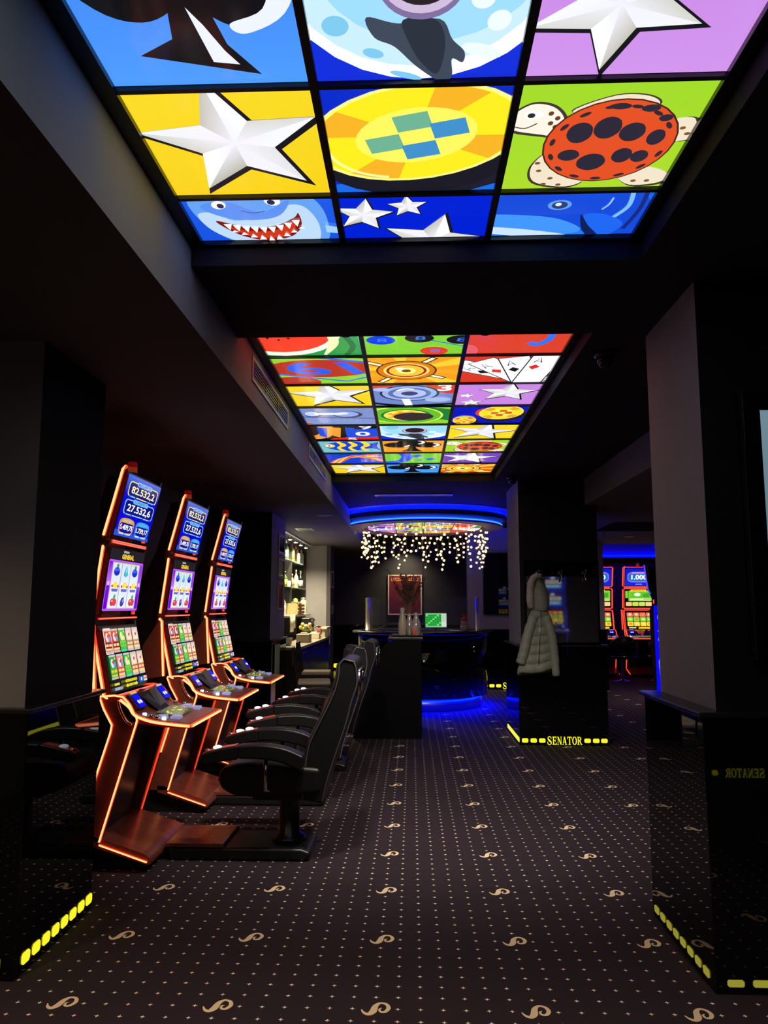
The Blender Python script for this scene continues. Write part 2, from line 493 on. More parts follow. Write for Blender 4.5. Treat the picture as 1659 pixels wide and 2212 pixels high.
# linear air slot near the round canopy
a = MB(); a.box(-0.44, 0.5, 9.62, 9.66, ZB - .012, ZB); a.box(-0.44, .5, 9.72, 9.76, ZB - .012, ZB); a.box(-.47, -.44, 9.62, 9.76, ZB - .014, ZB); a.box(.5, .53, 9.62, 9.76, ZB - .014, ZB)
o = thing('air_slot', 'long thin black air slot in the ceiling before the round canopy', 'air vent', (0.02, 9.7, ZB))
a2 = MB(); a2.box(-0.44, .5, 9.66, 9.72, ZB - .004, ZB)
for nm, q, mm in (('slot_frame', a, STEEL), ('slot_core', a2, PLASTIC)):
    p = q.build(nm, mm, o); p.location = (-0.02, -9.7, -ZB)
# --- walls
sbox('wall_left', -2.55, -2.42, 3.93, 9.55, 0, ZL, DARK, 'near black wall behind the three slot machines')
sbox('wall_bar_back', -2.95, -2.72, 10.65, 18.2, 0, ZL, DARK, 'dark wall behind the bar shelves')
sbox('wall_left_rear', -3.4, -3.2, -4.6, 3.2, 0, ZL, WALL)
sbox('wall_rear', -3.4, 8, -4.8, -4.6, 0, 3.2, DARK)
sbox('wall_right', 7.9, 8.1, -4.6, 18.2, 0, 3.2, WALL)
sbox('wall_back', -2.95, 3.5, 18.0, 18.2, 0, 3.0, DARK, 'dark olive back wall behind the round desk')
sbox('wall_back_right', 3.3, 8, 17.6, 17.8, 0, 3.0, DARK, 'dark wall behind the red lit machines of the side room')
sbox('wall_bar_end', -2.72, -1.62, 15.0, 15.6, 0, ZL, WALL, 'lamp lit grey wall at the end of the bar')
sbox('trim_bar', -1.68, -1.60, 14.98, 15.64, 0, ZL, mat('dark_violet_paint', lincol=(0.07, .06, .075, 1), rough=.7), 'dark corner strip at the end of the bar wall')

def serif_word(word):
    """serif capitals as flat polygons inside a unit box"""
    def bar(x0, x1, y0, y1): return [(x0, y0), (x1, y0), (x1, y1), (x0, y1)]
    def line(x0, y0, x1, y1, w_): return [(x0 - w_ / 2, y0), (x0 + w_ / 2, y0), (x1 + w_ / 2, y1), (x1 - w_ / 2, y1)]
    def arc(cx, cy, rx, ry, t0, t1, wh, wv, n=14):
        out = []
        for i in range(n):
            a, b_ = t0 + (t1 - t0) * i / n, t0 + (t1 - t0) * (i + 1) / n
            P = lambda q, k: (cx + (rx - k * wh) * math.cos(q), cy + (ry - k * wv) * math.sin(q))
            out.append([P(a, 0), P(b_, 0), P(b_, 1), P(a, 1)])
        return out
    def S():
        pts = smooth_path([(.82, .70), (.80, .90), (.5, .99), (.2, .88), (.18, .68), (.45, .52), (.78, .36), (.84, .16), (.55, .02), (.2, .06), (.06, .24), (.14, .38)], 5)
        ws = [p[0] for p in smooth_path([(x, 0) for x in (.08, .13, .10, .16, .2, .26, .22, .16, .10, .12, .16, .06)], 5)]
        o = []
        for i in range(len(pts) - 1):
            (x0, y0), (x1, y1) = pts[i], pts[i + 1]; l = math.hypot(x1 - x0, y1 - y0) or 1; nx, ny = -(y1 - y0) / l, (x1 - x0) / l
            a, b_ = ws[i] / 2, ws[i + 1] / 2
            o.append([(x0 - nx * a, y0 - ny * a), (x1 - nx * b_, y1 - ny * b_), (x1 + nx * b_, y1 + ny * b_), (x0 + nx * a, y0 + ny * a)])
        return o
    G = {'S': S(),
         'E': [bar(.14, .36, 0, 1), bar(.02, .5, 0, .08), bar(.02, .5, .92, 1), bar(.3, .92, 0, .11), bar(.3, .88, .89, 1), bar(.3, .7, .45, .55), bar(.84, .94, 0, .28), bar(.8, .9, .74, 1), bar(.64, .71, .36, .64)],
         'N': [bar(.12, .22, 0, 1), bar(.78, .88, 0, 1), line(.14, 1, .82, 0, .24), bar(0, .34, 0, .07), bar(0, .28, .93, 1), bar(.66, 1, .93, 1)],
         'A': [line(.14, 0, .46, 1, .1), line(.8, 0, .48, 1, .24), bar(.24, .7, .30, .39), bar(0, .3, 0, .07), bar(.6, 1, 0, .07)],
         'T': [bar(.39, .61, 0, 1), bar(.02, .98, .89, 1), bar(.02, .1, .68, .95), bar(.9, .98, .68, .95), bar(.24, .76, 0, .07)],
         'O': arc(.5, .5, .5, .52, 0, 2 * PI, .22, .09, 24),
         'R': [bar(.13, .34, 0, 1), bar(.02, .46, 0, .07), bar(.02, .4, .93, 1)] + arc(.46, .74, .4, .26, -PI / 2, PI / 2, .2, .09, 12) + [bar(.3, .48, .91, 1), bar(.3, .5, .46, .56), line(.9, 0, .52, .5, .24), bar(.78, 1.04, 0, .07)]}
    polys = []; n = len(word)
    for i, ch in enumerate(word):
        x0 = i / n; w_ = .93 / n
        for p in G[ch]: polys.append([(x0 + x * w_, y) for x, y in p])
    return polys
def led_sign(parent, P0, d, nrm, items, z0=0.03, h=0.05, led=None):
    led = led or YLED
    """yellow back-lit cut-outs along the foot of a panel: items (kind, start, length)"""
    P0 = Vector((P0[0], P0[1], 0)); d = Vector((d[0], d[1], 0)); nrm = Vector((nrm[0], nrm[1], 0))
    for it in items:
        q = MB()
        if it[0] == '-':
            a0 = P0 + d * it[1]; b0 = P0 + d * (it[1] + it[2]); e = nrm * 0.005
            c = h * .22
            pr = [(0, z0 + c), (c, z0), (it[2] - c, z0), (it[2], z0 + c), (it[2], z0 + h - c), (it[2] - c, z0 + h), (c, z0 + h), (0, z0 + h - c)]
            fr = [a0 + d * x + e + Vector((0, 0, z)) for x, z in pr]; bk = [a0 + d * x + Vector((0, 0, z)) for x, z in pr]
            n = 8; q.add(fr + bk, [tuple(range(n))] + [(i, i + n, (i + 1) % n + n, (i + 1) % n) for i in range(n)])
            q.build('led_dash', led, parent)
        else:
            hh = it[4] if len(it) > 4 else h * 1.5
            zz = z0 + h / 2 - hh / 2
            for kk, pl_ in enumerate(serif_word(it[3])):
                if sum(pl_[a][0] * pl_[(a + 1) % 4][1] - pl_[(a + 1) % 4][0] * pl_[a][1] for a in range(4)) < 0: pl_ = pl_[::-1]
                q.add([P0 + d * (it[1] + it[2] * x) + nrm * (0.005 + kk * 2e-5) + Vector((0, 0, zz + hh * y)) for x, y in pl_], [(0, 1, 2, 3)])
            q.build('led_lettering', led, parent)

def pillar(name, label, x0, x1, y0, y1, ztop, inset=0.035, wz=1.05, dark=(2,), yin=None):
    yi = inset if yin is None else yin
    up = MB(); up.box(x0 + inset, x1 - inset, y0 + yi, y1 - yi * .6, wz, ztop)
    for k in dark: up.m[k] = 1          # shade painted on; faces: 2 towards -y, 3 +x, 4 +y, 5 -x
    o = struct(up.build(name, [WALL, WALL_SHADE]), label)
    wb = MB(); wb.box(x0, x1, y0, y1, 0, wz)
    wb.build('wainscot', GLOSS, o, bevel=0.004)
    lg = MB(); lg.box(x0 - .022, x1 + .022, y0 - .022, y1 + .022, wz, wz + 0.022)
    lg.build('ledge', TRIM, o, bevel=0.006)
    return o
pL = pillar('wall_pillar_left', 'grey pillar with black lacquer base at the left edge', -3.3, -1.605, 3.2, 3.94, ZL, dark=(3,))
led_sign(pL, (-1.605, 3.25), (0, 1), (1, 0), [('-', 0.005 + k * 0.0885, 0.064) for k in range(8)], 0.035, 0.045)
led_sign(pL, (-1.665, 3.2), (-1, 0), (0, -1), [('-', k * 0.12, 0.085) for k in range(6)], 0.035, 0.06)
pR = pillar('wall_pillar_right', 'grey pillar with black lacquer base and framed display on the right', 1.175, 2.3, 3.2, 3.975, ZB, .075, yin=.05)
YDIM = mat('dim_yellow_led', lincol=(0.1, 0.1, 0.01, 1), emi=(0.85, 0.78, 0.08, 1), es=0.32)
led_sign(pR, (1.175, 3.26), (0, 1), (-1, 0), [('-', k * 0.0885, 0.058) for k in range(8)], 0.03, 0.030, YDIM)
led_sign(pR, (1.22, 3.2), (1, 0), (0, -1), [('-', k * 0.098, 0.064) for k in range(9)], 0.03, 0.025, YDIM)
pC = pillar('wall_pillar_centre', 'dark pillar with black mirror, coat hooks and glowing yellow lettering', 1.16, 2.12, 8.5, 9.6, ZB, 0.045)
K = 0.97 / 200.0
led_sign(pC, (1.16, 8.5), (1, 0), (0, -1), [('-', 5 * K, 14 * K), ('-', 24 * K, 14 * K), ('-', 43 * K, 14 * K), ('T', 61 * K, 77 * K, 'SENATOR', .085),
         ('-', 143 * K, 14 * K), ('-', 162 * K, 14 * K), ('-', 180 * K, 14 * K)], 0.03, 0.045)
led_sign(pC, (1.16, 8.52), (0, 1), (-1, 0), [('-', 0.0, 1.0)], 0.03, 0.045)
# far wall block with black lower part and lettering
up = MB(); up.box(1.03, 3.5, 14.03, 14.35, 1.05, ZB)
pD = struct(up.build('wall_far_block', WALL), 'grey wall block with black base behind the round desk')
q = MB(); q.box(1.0, 3.53, 14.0, 14.35, 0, 1.05); q.build('wainscot', GLOSS, pD, bevel=.004)
q = MB(); q.box(0.98, 3.55, 13.98, 14.35, 1.05, 1.075); q.build('ledge', TRIM, pD, bevel=.006)
led_sign(pD, (1.13, 14.0), (1, 0), (0, -1), [('T', 0, .08, 'R', .1), ('-', .14, .09), ('-', .26, .09), ('-', .38, .09), ('T', .50, .55, 'SENATOR', .11), ('-', 1.1, .09), ('-', 1.22, .09)], 0.04, 0.055)
# bar pillar
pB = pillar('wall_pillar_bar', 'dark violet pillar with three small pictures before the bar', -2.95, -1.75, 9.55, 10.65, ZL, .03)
# rear pillar seen only as a mirror image in the right pillar's lacquer
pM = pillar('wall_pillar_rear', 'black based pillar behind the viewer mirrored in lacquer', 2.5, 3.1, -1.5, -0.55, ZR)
led_sign(pM, (3.06, -.55), (-1, 0), (0, 1), [('T', .0, .34, 'SENATOR', .075), ('-', .4, .05)], 0.03, 0.045)
# low dashes on the far back wall
wb = bpy.data.objects['wall_back']
q = MB(); q.box(-2.7, 3.3, 17.97, 18.0, 0, 1.05); q.build('wainscot', GLOSS, wb)
led_sign(wb, (-2.15, 17.97), (1, 0), (0, -1), [('-', k * .16, .11) for k in range(6)], .06, .1)

# ================================================================== luminous ceilings
W_ = (240, 240, 250); K_ = (16, 16, 20)
def a_spade(A):
    A.rect(0, 0, 1, 1, (58, 120, 225), (72, 146, 240))
    A.shape([(-.1, -.1), (1.0, -.1), (.98, .25), (.9, .5), (.72, .62), (.56, .5), (.5, .35), (.46, .5), (.3, .58), (.12, .5), (-.05, .2)], K_)
    A.shape([(.99, .0), (1.02, .3), (.93, .55), (.74, .66), (.68, .60), (.84, .52), (.9, .3), (.88, .1)], (222, 228, 246))
    A.poly([(.46, .34), (.58, .34), (.64, .72), (.76, .92), (.22, .78), (.4, .68)], K_)
    A.poly([(.51, .5), (.56, .6), (.62, .76), (.67, .85), (.55, .83)], (222, 228, 246))
def a_moon(A):
    A.rect(0, 0, 1, 1, (18, 44, 205))
    A.ell(.52, .25, .64, .73, (238, 246, 252)); A.ell(.5, .22, .59, .67, (190, 224, 242)); A.ell(.55, .22, .5, .52, (150, 208, 238))
    for x, y, rx, ry in ((.14, .63, .06, .06), (.3, .80, .05, .03), (.2, .2, .09, .12), (.80, .80, .10, .04), (.86, .62, .05, .06), (.45, .95, .08, .02), (.78, .5, .05, .05)):
        A.ell(x, y, rx, ry, (224, 240, 248) if x > .5 else (120, 190, 225), 20)
    A.shape([(.28, .58), (.42, .62), (.6, .60), (.66, .72), (.72, .80), (.715, .87), (.665, .845), (.67, .96), (.62, 1.0), (.5, .89), (.40, .76), (.31, .70)], (58, 68, 84))
    A.shape([(.44, .6), (.58, .6), (.63, .74), (.60, .94), (.52, .86), (.46, .72)], (40, 46, 58))
    A.ell(.52, .40, .185, .20, (120, 104, 150)); A.ell(.52, .385, .17, .18, (196, 176, 208)); A.ell(.52, .37, .14, .15, (38, 30, 34))
def a_star_pink(A):
    A.rect(0, 0, 1, 1, (186, 124, 214), (196, 140, 222))
    A.star(.37, .55, .40, .17, 180); A.star(.95, .03, .13, .06, 14)
def a_star_pink2(A):
    A.rect(0, 0, 1, 1, (190, 128, 214)); A.star(.62, .42, .36, .16, 4); A.star(.14, .55, .1, .05, 8); A.star(.22, .86, .15, .07, -6)
def a_star_yellow(A):
    A.rect(0, 0, 1, 1, (232, 204, 34), (232, 196, 24)); A.star(.5, .46, .52, .22, -6)
def a_star_yellow2(A):
    A.rect(0, 0, 1, 1, (238, 206, 36)); A.star(.5, .5, .52, .2, 10)
def a_star_purple(A):
    A.rect(0, 0, 1, 1, (112, 70, 178)); A.star(.45, .5, .5, .2, 8)
def chip(A, cx, cy, rx, ry, rot, main, alt, edge, mid, core=None):
    A.ell(cx + .04, cy + .10 * ry / .3, rx * 1.02, ry * 1.02, (24, 24, 34), rot)
    A.ell(cx, cy, rx, ry, edge, rot); A.ell(cx, cy, rx * .95, ry * .95, main, rot)
    for k in range(4):
        A.ell(cx, cy, rx * .94, ry * .94, alt, rot, 8, k * 90 + 20, k * 90 + 52)
    A.ell(cx, cy, rx * .56, ry * .56, mid, rot)
    if core:
        r = math.radians(rot)
        for sx, sy, c in ((-.3, .05, core[0]), (.02, -.3, core[0]), (.32, -.05, core[1]), (0, .3, core[1])):
            p = []
            for a, b_ in ((-.16, -.16), (.16, -.16), (.16, .16), (-.16, .16)):
                x, y = (sx + a) * rx, (sy + b_) * ry
                p.append((cx + x * math.cos(r) - y * math.sin(r), cy + x * math.sin(r) + y * math.cos(r)))
            A.poly(p, c)
def a_chip(A):
    A.rect(0, 0, 1, 1, (10, 40, 190))
    A.poly([(0, .9), (.5, .8), (1, .75), (1, 1), (0, 1)], (24, 100, 220))
    A.poly([(.3, .98), (.75, .9), (1, .66), (1, .9), (.7, 1.05)], (28, 28, 40))
    chip(A, .5, .43, .60, .42, -14, (246, 222, 30), (232, 170, 36), (250, 240, 130), (246, 232, 90), ((104, 168, 140), (60, 136, 190)))
    A.ring(.52, .45, .52, .36, .02, (250, 244, 160), -14, 120, 200)
def a_turtle(A):
    A.rect(0, 0, 1, 1, (150, 204, 40), (162, 206, 42))
    sk = (226, 214, 190)
    for P in ([(.3, .25), (.5, .13), (.68, .14), (.74, .22), (.5, .3)], [(.86, .35), (.98, .33), (1.02, .5), (.9, .52)],
              [(.25, .6), (.16, .75), (.2, .92), (.4, .98), (.5, .9), (.35, .75)], [(.7, .85), (.8, .97), (.98, .95), (1.0, .85), (.85, .78)]):
        A.shape([(x + .0, y) for x, y in P], (60, 50, 40)); A.shape([(x * .96 + .02, y * .97 + .012) for x, y in P], sk)
    A.shape([(.0, .25), (.1, .17), (.22, .2), (.3, .32), (.3, .48), (.18, .46), (.02, .42), (-.04, .34)], (60, 52, 46))
    A.shape([(.01, .26), (.1, .185), (.21, .215), (.28, .32), (.28, .46), (.18, .44), (.03, .4), (-.02, .34)], (236, 228, 214))
    A.ell(.11, .27, .05, .035, (250, 250, 250)); A.ell(.1, .275, .02, .02, (40, 40, 40)); A.curve([(.01, .36), (.08, .38), (.14, .34)], .008, (60, 50, 50))
    for x, y in ((.2, .26), (.24, .3), (.21, .34), (.24, .37)): A.ell(x, y, .014, .018, (96, 60, 40))
    for x, y in ((.22, .78), (.3, .86), (.27, .92), (.36, .93), (.2, .7), (.92, .4), (.96, .45), (.8, .9), (.88, .9), (.6, .18)): A.ell(x, y, .016, .014, (120, 84, 44))
    A.ell(.56, .52, .36, .375, (70, 30, 20)); A.ell(.56, .52, .35, .365, (214, 76, 34))
    cells = [(.38, .42, .085, .11, 20), (.52, .38, .09, .115, 15), (.66, .42, .085, .1, 10), (.8, .47, .06, .085, 5), (.36, .62, .075, .065, 0), (.5, .69, .1, .1, 0), (.66, .63, .07, .085, 8), (.76, .64, .06, .07, 5), (.54, .2, .07, .03, 0), (.7, .22, .06, .035, 10), (.8, .3, .045, .035, 30)]
    for cx, cy, rx, ry, ro in cells: A.shape([(cx + rx * .82 * math.cos(a + math.radians(ro)), cy + ry * .82 * math.sin(a + math.radians(ro))) for a in (0, .9, 1.7, 2.6, 3.5, 4.4, 5.3)], (42, 38, 52), 3)
    for k in range(14):
        a = 0.3 + k * .42
        A.ell(.56 + .315 * math.cos(a), .52 + .33 * math.sin(a), .032, .014, (48, 38, 46), math.degrees(a) + 90)
def a_shark(A):
    A.rect(0, 0, 1, 1, (28, 84, 215), (16, 70, 205))
    A.shape([(.08, .0), (.3, -.1), (.7, -.08), (.86, .05), (.92, .3), (.88, .62), (.6, .66), (.3, .62), (.14, .45), (.06, .2)], (96, 152, 228))
    A.shape([(.08, .22), (.2, .2), (.3, .3), (.5, .26), (.68, .12), (.8, .16), (.86, .4), (.8, .64), (.5, .68), (.26, .58), (.12, .42)], (178, 206, 232))
    A.shape([(.12, .12), (.3, .06), (.5, .2), (.7, .06), (.62, .24), (.45, .3), (.25, .26)], (84, 136, 226))
    A.shape([(.18, .3), (.35, .38), (.55, .38), (.7, .28), (.74, .22), (.74, .38), (.66, .52), (.5, .58), (.36, .54), (.25, .44)], (120, 20, 12))
    A.shape([(.22, .36), (.36, .44), (.55, .44), (.7, .32), (.66, .48), (.5, .55), (.36, .51)], (196, 52, 24))
    for k in range(9):
        u = .22 + k * .058; v = .335 + .05 * math.sin((k + .5) / 9 * PI) - (k > 5) * (k - 5) * .016
        A.poly([(u, v), (u + .056, v), (u + .028, v + .085)], W_)
        A.poly([(u + .03, v + .2 - abs(k - 4) * .022), (u + .08, v + .2 - abs(k - 4) * .022), (u + .055, v + .125 - abs(k - 4) * .01)], W_)
    A.ell(.25, .09, .045, .05, W_, 30); A.ell(.26, .10, .022, .03, (30, 40, 70)); A.ell(.6, .05, .05, .055, W_, -20); A.ell(.59, .065, .025, .03, (30, 40, 70))
    A.curve([(.38, .16), (.45, .19), (.53, .17)], .01, (60, 90, 160)); A.poly([(.9, .36), (1, .4), (1, .48), (.9, .46)], (150, 196, 240))
def a_stars_blue(A):
    A.rect(0, 0, 1, 1, (0, 30, 200)); A.star(.16, .26, .2, .09, 8); A.star(.45, .16, .13, .06, -4); A.star(.62, .62, .36, .16, 12)
def a_dolphin(A):
    A.rect(0, 0, 1, 1, (22, 92, 225), (40, 130, 240))
    A.shape([(-.1, .14), (.2, .0), (.45, -.1), (.8, -.05), (1.0, .2), (1.02, .6), (.8, .72), (.6, .5), (.3, .45), (.1, .42), (-.1, .36)], (20, 70, 205))
    A.shape([(-.05, .3), (.2, .3), (.45, .36), (.62, .5), (.5, .56), (.2, .5), (-.05, .44)], (62, 140, 235))
    A.shape([(-.05, .45), (.2, .48), (.5, .56), (.55, .61), (.2, .58), (-.05, .52)], (190, 214, 245))
    A.shape([(.6, .32), (.72, .3), (.88, .42), (.84, .56), (.76, .62), (.68, .5)], (30, 96, 226)); A.shape([(.58, .3), (.66, .45), (.76, .6), (.7, .62), (.62, .48)], (14, 30, 80))
    A.ell(.42, .18, .075, .06, (90, 150, 230)); A.ell(.42, .18, .05, .045, (40, 60, 110)); A.ell(.41, .17, .02, .02, (210, 225, 240))
    A.curve([(.84, .0), (.86, .2), (.80, .34)], .03, (120, 180, 245)); A.curve([(.93, .0), (.94, .25), (.9, .5)], .03, (20, 40, 120)); A.curve([(.74, .1), (.73, .18), (.70, .24)], .012, (150, 190, 240))
def a_melon(A):
    A.rect(0, 0, 1, 1, (40, 150, 70)); A.ell(.2, .25, .62, .72, (236, 250, 222)); A.ell(.2, .2, .56, .66, (238, 62, 40))
    A.curve([(.7, .2), (.72, .6), (.6, .95)], [.08, .1, .03], (240, 236, 180)); A.curve([(.8, .3), (.9, .7), (.8, 1.0)], .06, (24, 110, 50)); A.curve([(.95, .2), (1.0, .6), (1.0, .9)], .05, (90, 190, 90))
    for x, y in ((.1, .45), (.2, .5), (.3, .46), (.4, .4), (.45, .3)): A.ell(x, y, .014, .022, (60, 10, 10))
def a_table(A):
    A.rect(0, 0, 1, 1, (124, 200, 52))
    A.stroke([(0, .2), (1, .75)], .02, (40, 110, 220)); A.stroke([(.2, .0), (1, .45)], .015, (40, 110, 220))
    for x, y, c in ((.18, .55, (20, 60, 220)), (.55, .5, (24, 22, 26)), (.75, .3, (214, 60, 40)), (.95, .55, (24, 22, 26)), (.7, .86, (214, 60, 40)), (.3, .15, (24, 22, 26))):
        A.ell(x, y, .14, .12, c, 8); A.text('8', x - .04, y - .05, x + .06, y + .05, (60, 120, 240))
def a_red(A):
    A.rect(0, 0, 1, 1, (208, 62, 42)); A.ell(.02, .9, .12, .2, (220, 90, 100)); A.curve([(.78, .2), (.8, .55), (.7, .72), (.62, .66)], [.05, .07, .09, .07], (48, 110, 240))
def a_nineteen(A):
    A.rect(0, 0, 1, 1, (140, 200, 52)); A.poly([(.4, .0), (1, .0), (1, .1)], K_)
    A.ell(.5, .42, .6, .30, (176, 50, 36)); A.ell(.15, .9, .3, .2, (176, 50, 36))
    A.stroke([(.42, .02), (1.0, .22)], .05, (30, 110, 220)); A.stroke([(0, .6), (.75, .88), (1, .72)], .04, (30, 110, 220))
    A.text('19', .12, .2, .88, .62, (30, 92, 240), .02, -.25, True)
def a_wheel(A, bg=(236, 150, 30), rim=(208, 120, 20), hub=(232, 190, 60)):
    A.rect(0, 0, 1, 1, bg)
    for k in range(10):
        a = k * 36; A.ell(.42, .5, 1, 1, (246, 196, 50) if k % 2 else (238, 160, 30), 0, 4, a, a + 18)
    for k in range(4):
        a = math.radians(k * 90 + 35); c, s_ = math.cos(a), math.sin(a)
        A.stroke([(.42 + .25 * c, .5 + .25 * s_), (.42 + .52 * c, .5 + .52 * s_)], .09, (60, 34, 20)); A.stroke([(.42 + .25 * c, .5 + .25 * s_), (.42 + .5 * c, .5 + .5 * s_)], .05, (250, 236, 200))
    for rx, c in ((.33, (70, 40, 26)), (.31, rim), (.25, (250, 214, 110)), (.22, (150, 40, 20)), (.19, hub), (.1, (250, 236, 140)), (.05, (120, 70, 10))): A.ell(.42, .5, rx, rx * 1.02, c)
    A.ell(.35, .42, .05, .04, W_, -30)
def a_cards(A):
    A.rect(0, 0, 1, 1, (204, 54, 36))
    for i, (cx, rot, c, t) in enumerate(((.12, -58, K_, 0), (.32, -38, (208, 40, 40), 1), (.58, -16, K_, 2), (.86, 6, (208, 40, 40), 1))):
        r = math.radians(rot)
        def T(x, y): return (cx + x * math.cos(r) - y * math.sin(r), .22 + abs(i - 3) * .07 + x * math.sin(r) + y * math.cos(r))
        A.poly([T(-.17, -.2), (T(.17, -.2)), T(.17, 1.0), T(-.17, 1.0)], (34, 34, 40)); A.poly([T(-.155, -.19), (T(.155, -.19)), T(.155, 1.0), T(-.155, 1.0)], (242, 244, 252))
        A.stroke([T(-.1, .06), T(-.06, -.1), T(-.02, .06)], .014, (40, 40, 50)); A.stroke([T(-.09, .01), T(-.03, .01)], .012, (40, 40, 50))
        A.poly([T(-.06, .12), T(.0, .2), T(-.06, .29), T(-.12, .2)], c)
def a_robot(A):
    A.rect(0, 0, 1, 1, (108, 128, 190)); A.poly([(.62, .0), (1, .0), (1, .45), (.7, .4)], (206, 52, 40)); A.text('3', .78, .06, .95, .34, W_, .03)
    A.poly([(0, .0), (.3, .0), (.25, .15), (0, .2)], (200, 70, 50)); A.curve([(0, .85), (.4, .98), (1, .9)], .08, K_)
    for rx, ry, c in ((.36, .34, (40, 44, 70)), (.33, .31, (150, 168, 224)), (.26, .24, (90, 108, 170)), (.2, .18, (172, 186, 232)), (.1, .09, (60, 70, 110))): A.ell(.45, .42, rx, ry, c)
    A.curve([(.3, .3), (.4, .22), (.5, .24)], .04, W_); A.curve([(.4, .66), (.42, .8), (.44, .95)], .1, (232, 238, 250)); A.ell(.12, .25, .1, .07, (170, 184, 230)); A.ell(.8, .7, .16, .1, (160, 176, 220))
def a_handle(A):
    A.rect(0, 0, 1, 1, (116, 134, 186), (122, 142, 200)); A.poly([(0, .5), (1, .62), (1, .68), (0, .58)], (90, 106, 160))
    A.ell(.16, .4, .12, .15, (50, 56, 90)); A.ell(.15, .38, .1, .12, (186, 200, 240)); A.ell(.62, .42, .2, .18, (50, 56, 90)); A.ell(.6, .4, .17, .14, (140, 158, 226)); A.rect(.18, .33, .55, .43, (226, 234, 250)); A.ell(.57, .36, .07, .05, (220, 230, 250)); A.poly([(0, .85), (.1, .9), (.06, 1), (0, 1)], (176, 90, 50))
def a_green(A):
    A.rect(0, 0, 1, 1, (136, 200, 48)); A.poly([(.5, .0), (1, .2), (1, .8), (.8, .7)], (30, 120, 50))
    for rx, ry, c in ((.5, .46, (210, 236, 90)), (.47, .43, (96, 180, 40)), (.34, .32, (30, 110, 60)), (.3, .28, (248, 214, 70)), (.25, .23, (236, 150, 40))): A.ell(.4, .5, rx, ry, c, 10)
    for k in range(8):
        a = k * PI / 4; A.poly([(.4 + .3 * math.cos(a), .5 + .28 * math.sin(a)), (.4 + .2 * math.cos(a + .3), .5 + .2 * math.sin(a + .3)), (.4 + .2 * math.cos(a - .3), .5 + .2 * math.sin(a - .3))], (250, 226, 90))
    A.ell(.5, .55, .27, .22, (52, 40, 44))
def a_chips2(A):
    A.rect(0, 0, 1, 1, (10, 20, 175)); A.ell(.42, .38, .1, .2, (214, 60, 40))
    chip(A, .66, .4, .29, .36, 6, (244, 212, 40), (222, 160, 40), (252, 236, 120), (246, 226, 80), ((200, 110, 40), (190, 90, 40)))
    chip(A, .2, .78, .16, .22, 0, (244, 196, 40), (236, 100, 40), (252, 236, 120), (250, 230, 90), ((220, 150, 30), (230, 120, 30)))
def a_roulette(A):
    A.rect(0, 0, 1, 1, (24, 70, 205)); A.ell(.1, .3, .5, .8, K_); A.ell(.02, .3, .34, .62, (230, 150, 50)); A.ell(-.05, .3, .2, .4, (40, 26, 20))
    A.poly([(.5, -.1), (1, -.1), (1, .25), (.6, .3)], K_); A.poly([(.3, .85), (1, .8), (1, 1), (.2, 1)], (206, 40, 34))
    A.text('9', .72, .02, .9, .3, W_, .02); A.text('0', .64, .46, .86, .72, W_, .02); A.text('5', .5, .84, .64, 1.0, W_, .02)
    for k in range(3): A.poly([(.12 + .2 * k, .15), (.26 + .2 * k, .2), (.2 + .2 * k, .8), (.1 + .2 * k, .7)], (24, 70, 205) if k % 2 == 0 else (230, 150, 50))
def a_fish(A):
    A.rect(0, 0, 1, 1, (112, 180, 190)); A.shape([(.08, .45), (.25, .2), (.55, .12), (.8, .3), (.95, .2), (.92, .5), (.96, .8), (.8, .65), (.5, .85), (.22, .75)], (20, 60, 200))
    for x in (.32, .5, .7): A.curve([(x, .15), (x + .07, .4), (x - .02, .6), (x + .05, .85)], [.06, .1, .06, .09], (246, 206, 50))
    A.ell(.17, .44, .08, .12, (246, 214, 60)); A.ell(.16, .44, .04, .07, W_); A.ell(.16, .44, .02, .04, K_)
def a_clover(A, bg=(240, 150, 40)):
    A.rect(0, 0, 1, 1, bg)
    for x, y in ((.26, .42), (.72, .42), (.48, .22)): A.ell(x, y, .23, .2, K_); A.ring(x + .02, y, .16, .14, .05, W_, 0, -60, 60)
    A.poly([(.45, .4), (.52, .4), (.56, .7), (.66, .92), (.3, .92), (.42, .7)], K_)
def a_clubblue(A): a_clover(A, (66, 150, 236))
def a_flame(A):
    A.rect(0, 0, 1, 1, (24, 60, 200))
    for k in range(7):
        A.curve([(.02 + .03 * k, .92), (.3 + .04 * k, .5 - .04 * k), (.98, .08 + .13 * k)], [.02, .1, .03], [(226, 96, 30), (246, 170, 50), (250, 220, 120)][k % 3])
def a_world(A):
    A.rect(0, 0, 1, 1, (110, 196, 60)); A.ell(.1, .4, .4, .6, (24, 80, 220)); A.ell(.05, .4, .25, .4, (110, 196, 60)); A.poly([(.45, .3), (.6, .2), (.7, .3), (.55, .45)], (40, 100, 220)); A.poly([(.7, .55), (.86, .5), (.9, .65), (.76, .7)], (40, 100, 220)); A.ell(.62, .68, .05, .06, (40, 100, 220))
def a_wheel2(A): a_wheel(A, (206, 90, 30), (240, 180, 40), (240, 200, 60))

